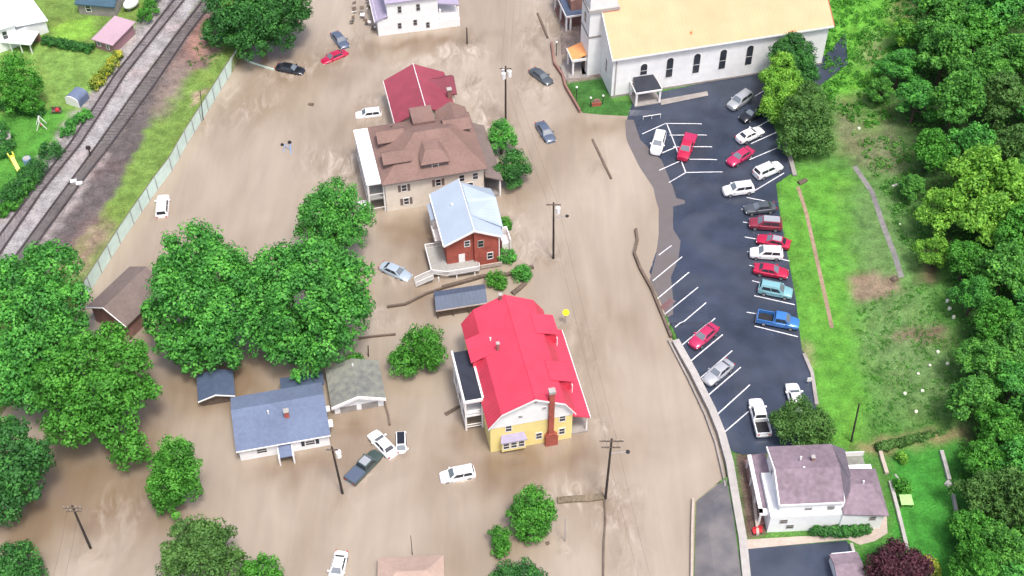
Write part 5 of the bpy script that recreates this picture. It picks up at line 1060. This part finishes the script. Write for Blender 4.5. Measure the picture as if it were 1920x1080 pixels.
# ------------------------------------------------------------------ trees and bushes
def leaves(centers, radii, size, dens, squash=0.85, droop=0.0):
    """leaf quads on clumps spread over the crown's lobes; centers/radii in metres"""
    Vs, T_ = [], []
    C_ = np.array(centers); Rr = np.array(radii) * 1.08
    for i, (c, r) in enumerate(zip(C_, Rr)):
        K = int(30 * (r / 2.2) ** 1.3 + 12); d = RNG.normal(size=(K, 3)); d /= np.linalg.norm(d, axis=1)[:, None]; d[:, 2] = np.where(d[:, 2] < -.55, -d[:, 2], d[:, 2])
        cc_ = c + d * r * np.where(RNG.uniform(size=(K, 1)) < .2, RNG.uniform(.35, .6, (K, 1)), RNG.uniform(.68, .97, (K, 1))) * [1, 1, squash]
        for k in range(K):
            rc = r * RNG.uniform(.14, .27) + .25; n = int(dens * rc * rc * 12 / (size * size) * .75) + 12
            dd = RNG.normal(size=(n, 3)); dd /= np.linalg.norm(dd, axis=1)[:, None]
            p = cc_[k] + dd * rc * RNG.uniform(.6, 1.1, (n, 1)) * [1, 1, .8]
            keep = np.ones(n, bool)
            for j in range(len(C_)):
                q_ = (p - C_[j]) / [1, 1, squash]; keep &= np.linalg.norm(q_, axis=1) > Rr[j] * .38
            p = p[keep]; dd = dd[keep]; n = len(p)
            if n == 0: continue
            nn = dd * .95 + RNG.normal(size=(n, 3)) * .27 + [0, 0, .35]; nn /= np.linalg.norm(nn, axis=1)[:, None]
            a = np.cross(nn, RNG.normal(size=(n, 3))); a /= np.linalg.norm(a, axis=1)[:, None]; b_ = np.cross(nn, a)
            s = size * RNG.uniform(.6, 1.25, (n, 1)); 
            q_ = np.stack([p - a*s*.5, p - b_*s*.33 + nn*s*.06, p + a*s*.5, p + b_*s*.33 + nn*s*.06], 1); Vs.append(q_)
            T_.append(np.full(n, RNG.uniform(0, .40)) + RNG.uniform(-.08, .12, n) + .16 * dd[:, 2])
    V = np.concatenate(Vs); tn = np.concatenate(T_); return V.reshape(-1, 3), tn
def leafmesh(name, V, tn, m):
    Q = np.arange(len(V)).reshape(-1, 4); me = mesh_np(name, V, Q)
    at = me.attributes.new('tint', 'FLOAT', 'FACE'); at.data.foreach_set('value', tn[:len(me.polygons)].astype(np.float32))
    me.materials.append(m); return me
def tree(name, label, cat, blobs, kind, size=.5, dens=1.0, group=None, base=None, squash=.85, trunk=True):
    """blobs: (x px, y px, height of centre above ground m, radius px)"""
    g = T(*(base or (np.mean([b[0] for b in blobs]), np.mean([b[1] for b in blobs]) + 40)))
    P_, R_ = [], []
    for x, y, z, r in blobs:
        p = G(x, y, g.z + z); s = FPX / (p.y * CP + (CAMH - p.z) * SP); P_.append(p); R_.append(r / s)
    mx_, my_ = np.mean([p.x for p in P_]), np.mean([p.y for p in P_]); gz = max(h1(mx_, my_), -.5); o0 = Vector((mx_, my_, gz))
    root = empty(name, o0, 0, label, cat, group)
    V, tn = leaves([tuple(p - o0) for p in P_], R_, size, dens, squash)
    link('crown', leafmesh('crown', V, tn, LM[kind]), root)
    if trunk:
        mb = MB(); zt = max(1.0, min(p.z for p in P_) - gz); rt = .12 + .03 * max(p.z - gz for p in P_)
        mb.tube((0, 0, -1), (0, 0, zt * .7), rt * 1.3, rt, 8)
        for p, r in zip(P_, R_): mb.tube((0, 0, zt * .6), p - o0 + Vector((0, 0, -r*.2)), rt * .8, rt * .3, 6)
        mb.build('trunk', M['trunk'], root)
    return root
tree('maple_tree', 'left of the two big round green trees in the middle of the flood', 'tree', [(365,480,13,58),(330,520,11,46),(415,510,12,56),(350,560,11,60),(425,580,9,52),(448,525,10,36),(450,610,7.5,34),(306,592,8,38),(390,630,7,48),(330,640,6,38),(415,665,4.5,36),(365,670,4,30)], 'mid', .5, 1, 'big round trees', (370, 740))
tree('maple_tree', 'right of the two big round green trees in the middle of the flood', 'tree', [(590,500,13,55),(530,510,12,55),(490,535,11,36),(495,600,7.5,36),(640,520,12,50),(570,560,12,62),(500,570,9,44),(640,590,9,50),(540,630,7,52),(610,640,6,50),(505,640,5,36),(575,675,4,36),(655,560,9,38)], 'mid', .5, 1, 'big round trees', (585, 740))
tree('broadleaf_tree', 'darker round tree just above the two big ones', 'tree', [(628,375,10,40),(598,400,8.5,36),(660,405,8,38),(625,425,7,44),(650,445,5.5,34),(590,430,6,30)], 'mid', .38, 1, None, (630, 490))
tree('broadleaf_tree', 'big deep green tree at the left edge below the tracks', 'tree', [(95,500,13,48),(30,530,13,50),(124,560,11,36),(70,580,12,55),(10,610,11,48),(112,635,9,42),(50,660,9,52),(138,608,8,26),(15,720,7,45),(70,740,6,40)], 'mid', .5, 1, None, (80, 790))
tree('broadleaf_tree', 'lighter leafy tree right of the big dark tree at left', 'tree', [(207,632,12,28),(160,670,11,46),(235,680,10,48),(110,720,10,45),(190,740,9,55),(255,740,7,38),(130,790,7,48),(215,800,5.5,38),(245,845,3.5,34),(90,690,8,30)], 'bright', .48, .95, None, (190, 880))
tree('broadleaf_tree', 'dark tree in the lower left beneath the lighter leafy tree', 'tree', [(20,830,9,45),(55,860,8,40),(30,900,6,50),(10,940,4,40)], 'dark', .48, 1, None, (30, 990))
tree('conical_tree', 'narrow bright green tree left of the ranch house', 'tree', [(330,848,8.5,30),(305,873,6.5,26),(345,877,6.5,28),(325,905,5,38),(300,915,4,25),(352,920,3.5,24),(318,945,2.2,27)], 'bright', .36, 1, None, (320, 975))
tree('broadleaf_tree', 'dull olive tree cut by the bottom edge at left', 'tree', [(350,1010,6,34),(400,1015,6,38),(330,1050,4.5,38),(380,1060,5,50),(430,1060,4,34),(375,1000,6.5,28)], 'olive', .38, 1, None, (375, 1120))
tree('bush', 'bright green bush at the bottom edge right of the olive tree', 'bush', [(490,1070,2,32),(470,1085,1.5,22),(508,1085,1.5,22)], 'bright', .32, 1.1, None, (490, 1100), trunk=False)
tree('bush', 'dark bush in the bottom left corner', 'bush', [(30,1055,3,38),(55,1075,2,26),(5,1070,2.5,34)], 'dark', .36, 1, None, (30, 1090))
tree('small_tree', 'bushy two lobed tree in the water between the twin trees and red roof', 'tree', [(795,640,4.5,32),(815,665,3.2,24),(775,650,3.5,26),(755,682,2.2,26),(770,672,2,22),(800,675,2,22)], 'bright', .34, 1, None, (785, 700))
tree('small_tree', 'small round bright tree in the water near the bottom', 'tree', [(998,940,4.2,28),(980,962,3.4,26),(1016,960,3.4,26),(998,975,2.6,34),(998,995,1.6,24)], 'bright', .32, 1.1, None, (998, 1010))
tree('bush', 'small oval bush left of the small round tree', 'bush', [(937,1003,1.9,17),(935,1022,1.2,20)], 'bright', .28, 1.1, None, (937, 1035), trunk=False)
tree('bush', 'dark bush at the bottom edge below the small round tree', 'bush', [(950,1078,1.5,24),(985,1078,1.5,28),(1010,1085,1,16)], 'dark', .3, 1, None, (970, 1095), trunk=False)
tree('small_tree', 'upper small round tree beside the brown roof', 'tree', [(940,248,4,22),(930,268,3,18),(950,262,3,18)], 'mid', .3, 1.1, None, (940, 285))
tree('small_tree', 'lower small round tree beside the brown roof', 'tree', [(960,300,4,24),(945,322,3,20),(972,318,3,22),(958,335,2,18)], 'dark', .3, 1.1, None, (960, 345))
tree('broadleaf_tree', 'large dark drooping tree at the top beside the tracks', 'tree', [(420,0,10,40),(480,-20,12,45),(540,0,10,42),(445,40,8,42),(505,35,8,44),(550,30,6,32),(470,75,5,36),(415,60,5.5,32),(520,65,4.5,30)], 'dark', .42, 1.1, None, (480, 115))
tree('broadleaf_tree', 'bright green garden tree at the left edge', 'tree', [(30,130,6,30),(12,160,5,28),(52,160,4.5,26),(35,185,3.5,30),(60,195,2.5,18)], 'bright', .34, 1, None, (35, 215))
tree('conical_tree', 'dark pointed tree right against the church wall', 'tree', [(1487,75,9,16),(1470,100,7,26),(1505,100,6.5,24),(1488,125,5,36),(1510,140,4,24)], 'dark', .32, 1.1, None, (1488, 170))
tree('conical_tree', 'yellowish green tree in front of the church wall', 'tree', [(1468,118,8,22),(1450,150,6,26),(1480,155,6,26),(1465,185,4.5,36),(1450,205,3,26),(1490,190,4,24)], 'yellow', .32, 1, None, (1465, 225))
tree('broadleaf_tree', 'olive tree shading the upper corner of the parking lot', 'tree', [(1520,180,7,26),(1495,210,6,32),(1530,220,5.5,32),(1510,250,4,38),(1490,265,3,28),(1535,265,2.8,28)], 'olive', .34, 1, None, (1510, 300))
tree('small_tree', 'dark round tree behind the mauve roofed house', 'tree', [(1500,775,4,32),(1470,795,3.2,26),(1530,795,3.2,30),(1500,808,2.5,36),(1545,812,2,20)], 'olive', .32, 1.1, None, (1500, 835))
tree('small_tree', 'dark red leaved tree at the bottom right', 'tree', [(1685,1050,3.5,36),(1655,1065,3,30),(1715,1068,3,32),(1685,1085,2.4,44)], 'purple', .34, 1.1, None, (1685, 1110))
for x, y, r, k, lb in ((930, 525, 17, 'bright', 'small bush in the fence line below the brick house'), (978, 512, 16, 'mid', 'bush at the right end of the fence line by the street'), (948, 478, 15, 'mid', 'bush at the right corner of the brick house'),
                     (945, 420, 12, 'bright', 'small shrub by the white side steps of the brick house'), (1690, 910, 14, 'bright', 'small light shrub on the lower lawn'), (1740, 1060, 18, 'goldbush', 'yellowish shrub right of the dark red tree'), (665, 675, 14, 'bright', 'creeper on the left edge of the mossy roof'), (1690, 858, 9, 'yellow', 'tiny shrub at the top of the lower lawn')):
    tree('shrub', lb, 'shrub', [(x, y, .9 if y != 675 else 2.6, r), (x + r*.5, y + r*.4, .6 if y != 675 else 2.3, r*.7)], k, .26, 1.1, None, (x, y + 12), trunk=False)
def hedge(label, pts, kind, r, z=1.0, size=.3, name='hedge'):
    bl = []
    for (a, b_), (c, d) in zip(pts, pts[1:]):
        k = max(1, int(math.dist((a, b_), (c, d)) / (r * 1.0)))
        bl += [(a + (c - a) * i / k, b_ + (d - b_) * i / k, z, r) for i in range(k)]
    return tree(name, label, 'hedge', bl, kind, size, 1.0, None, pts[0], trunk=False)
hedge('bright clipped hedge along the tracks at the top', [(295, -10), (282, 15), (262, 45)], 'bright', 15, 1.2)
hedge('low hedge between the two lawns at top left', [(88, 76), (130, 84), (178, 92)], 'dark', 9, .7)
hedge('yellow flowering hedge beside the left track', [(220, 105), (205, 130), (185, 150), (172, 168)], 'goldbush', 11, .8)
hedge('dark bushes along the track below the left lawns', [(95, 285), (70, 315), (40, 345), (10, 375), (-10, 400)], 'dark', 20, 1.2)
hedge('light bushes beside the track at the left edge', [(55, 345), (30, 372), (0, 405)], 'bright', 14, .6)
hedge('clipped dark hedge in front of the mauve roofed house', [(1532, 996), (1560, 997), (1590, 995), (1632, 990)], 'dark', 10, .8)
hedge('scrub along the track near the little domed shed', [(160, 215), (135, 235), (115, 262)], 'mid', 12, .5)
hedge('dark bushes at the top of the left garden edge', [(0, 240), (15, 275), (0, 300)], 'dark', 14, .6)
hedge('hedge under the bright garden tree at left', [(0, 195), (40, 205), (85, 212)], 'dark', 10, .6)
hedge('brown green brush line above the lower lawn', [(1650, 838), (1700, 826), (1760, 815), (1815, 803)], 'olive', 8, .5)

# forest on the hillside: a few grown prototypes, copied with their trunks
FT = [(1745,40,52,'mid'),(1880,20,50,'dark'),(1835,55,42,'bright'),(1690,120,38,'dark'),(1770,110,52,'mid'),(1905,100,48,'mid'),(1835,140,50,'mid'),(1720,185,40,'dark'),(1790,200,52,'mid'),(1880,190,52,'olive'),
      (1745,275,38,'bright'),(1830,265,44,'dark'),(1905,270,50,'olive'),(1825,335,52,'yellow'),(1895,350,52,'yellow'),(1775,395,46,'yellow'),(1850,415,54,'yellow'),(1910,440,48,'bright'),(1760,455,34,'yellow'),(1815,480,44,'bright'),
      (1880,520,50,'mid'),(1830,545,36,'dark'),(1870,595,44,'bright'),(1915,620,44,'mid'),(1850,680,52,'mid'),(1905,710,46,'dark'),(1830,740,42,'mid'),(1880,790,44,'bright'),(1915,850,44,'dark'),(1855,850,40,'bright'),
      (1845,915,50,'olive'),(1905,935,50,'olive'),(1830,990,46,'bright'),(1890,1020,50,'mid'),(1835,1065,46,'bright'),(1900,1090,46,'dark'),(1700,45,30,'yellow'),(1655,150,22,'mid'),(1720,325,26,'mid'),(1790,10,40,'mid'),
      (1955,60,50,'mid'),(1960,200,50,'dark'),(1960,330,50,'mid'),(1960,480,50,'mid'),(1960,560,50,'dark'),(1960,780,50,'mid'),(1960,900,50,'dark'),(1960,1010,50,'mid'),(1850,-30,50,'dark'),(1930,-40,50,'mid'),(1760,-40,45,'mid')]
ROWS = ['level with the top edge', 'level with the church wall', 'level with the upper parked cars', 'level with the grey hill path', 'level with the yellow green clump', 'level with the blue pickup', 'level with the white rocks', 'level with the leaning pole', 'level with the mauve roof', 'level with the lower lawn', 'at the bottom corner']
KN = {'mid': 'mid green', 'dark': 'dark green', 'bright': 'bright green', 'yellow': 'yellow green', 'olive': 'dull olive'}
PRT = {}
def ptree(kind):
    if kind in PRT: return PRT[kind]
    out = []
    for q_ in range(3):
        Cn = [(RNG.uniform(-.6, .6), RNG.uniform(-.6, .6), 7.4)]; Rn = [RNG.uniform(1.5, 2.2)]
        for i in range(13):
            a = i * 2.4 + q_; d_ = RNG.uniform(.9, 3.4); Cn.append((d_ * math.cos(a), d_ * math.sin(a), RNG.uniform(6.2, 7.4) - d_ * .75 + RNG.uniform(-.8, .8))); Rn.append(RNG.uniform(.75, 1.75))
        V, tn = leaves(Cn, Rn, (.34, .4, .46)[q_], .8)
        mb = MB().tube((0, 0, -2), (0, 0, 4), .32, .2, 8)
        for c in Cn: mb.tube((0, 0, 3), (c[0], c[1], c[2]), .16, .06, 5)
        tm = bpy.data.meshes.new('trunk'); tm.from_pydata(mb.v, [], mb.f); tm.materials.append(M['trunk'])
        out.append((leafmesh('crown', V, tn, LM[kind]), tm))
    PRT[kind] = out; return out
seen = {}
for i, (x, y, r, k) in enumerate(FT):
    z = 0.0; p = T(x, y)
    for _ in range(6):
        p = G(x, y, h1(p.x, p.y) + 5.2)
    gz = h1(p.x, p.y); s = (r * 1.12 / (FPX / (p.y * CP + (CAMH - p.z) * SP))) / 4.2
    row = ROWS[min(max(int(y / 100), 0), 10)]; colw = 'at the right edge' if x > 1895 else ('inside the wood' if x > 1800 else 'at the wood edge')
    lb = f'{KN[k]} hillside tree {row}, {colw}'; seen[lb] = seen.get(lb, 0) + 1
    if seen[lb] > 1: lb = f'{KN[k]} hillside tree {row}, {"upper" if False else "lower"} one {colw}'
    root = empty('hillside_tree', (p.x, p.y, gz), random.uniform(0, 6.28), lb, 'tree', 'trees on the hillside'); root.scale = (s * random.uniform(.95, 1.2), s * random.uniform(.9, 1.1), s * random.uniform(.85, 1.15))
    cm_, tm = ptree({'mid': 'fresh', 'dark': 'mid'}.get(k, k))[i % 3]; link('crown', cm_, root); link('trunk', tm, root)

# low rough vegetation on the bank and under the trees
def cover(name, poly, n, kinds, size, hmax, label):
    W_ = wp(poly); xs = [p[0] for p in W_]; yy = [p[1] for p in W_]
    X = RNG.uniform(min(xs), max(xs), n * 4); Y = RNG.uniform(min(yy), max(yy), n * 4); k = inpoly(X, Y, W_); X, Y = X[k][:n], Y[k][:n]
    nz = np.sin(X * .8 + 2 * np.sin(Y * .5)) + np.sin(Y * 1.1 - X * .4); k = nz > -.9; X, Y = X[k], Y[k]; n = len(X)
    Z = hgt(X, Y); rc = RNG.uniform(.25, hmax, n); V = []; tn = []
    for j in range(14):
        dd = RNG.normal(size=(n, 3)); dd /= np.linalg.norm(dd, axis=1)[:, None]; dd[:, 2] = np.abs(dd[:, 2])
        p = np.stack([X, Y, Z], 1) + dd * rc[:, None]
        nn = dd + RNG.normal(size=(n, 3)) * .5; nn /= np.linalg.norm(nn, axis=1)[:, None]; a = np.cross(nn, RNG.normal(size=(n, 3))); a /= np.linalg.norm(a, axis=1)[:, None]; b_ = np.cross(nn, a); s = size * RNG.uniform(.6, 1.2, (n, 1))
        V.append(np.stack([p - a*s*.5, p - b_*s*.4, p + a*s*.5, p + b_*s*.4], 1)); tn.append(RNG.uniform(0, .5, n))
    V = np.concatenate(V).reshape(-1, 3); o = bpy.data.objects.new(name, leafmesh(name, V, np.concatenate(tn), LM[kinds])); COL.objects.link(o); tag(o, label, 'undergrowth', kind='stuff')
cover('undergrowth', [(1560, -40), (1720, -40), (1690, 80), (1650, 150), (1680, 230), (1620, 240), (1545, 200), (1545, 120)], 900, 'bright', .38, .8, 'bright rough undergrowth on the bank beside the church')
cover('scrub', [(1600, 250), (1700, 260), (1730, 380), (1760, 500), (1700, 480), (1650, 350)], 380, 'fresh', .3, .6, 'patchy green scrub on the brown upper slope')
cover('weeds', [(1600, 560), (1800, 520), (1800, 780), (1630, 820)], 700, 'fresh', .2, .3, 'thin weeds scattered over the rough lower slope')
cover('forest_undergrowth', [(1740, 60), (1960, -40), (2000, 1120), (1810, 1120), (1800, 800), (1810, 560), (1760, 420), (1740, 300), (1690, 200)], 1900, 'fresh', .42, 1.1, 'dark leafy undergrowth between the hillside trees')
cover('brush', [(400, 60), (440, 90), (400, 120), (350, 130), (345, 100)], 60, 'olive', .25, .3, 'thin brush on the brown soil by the dark drooping tree')
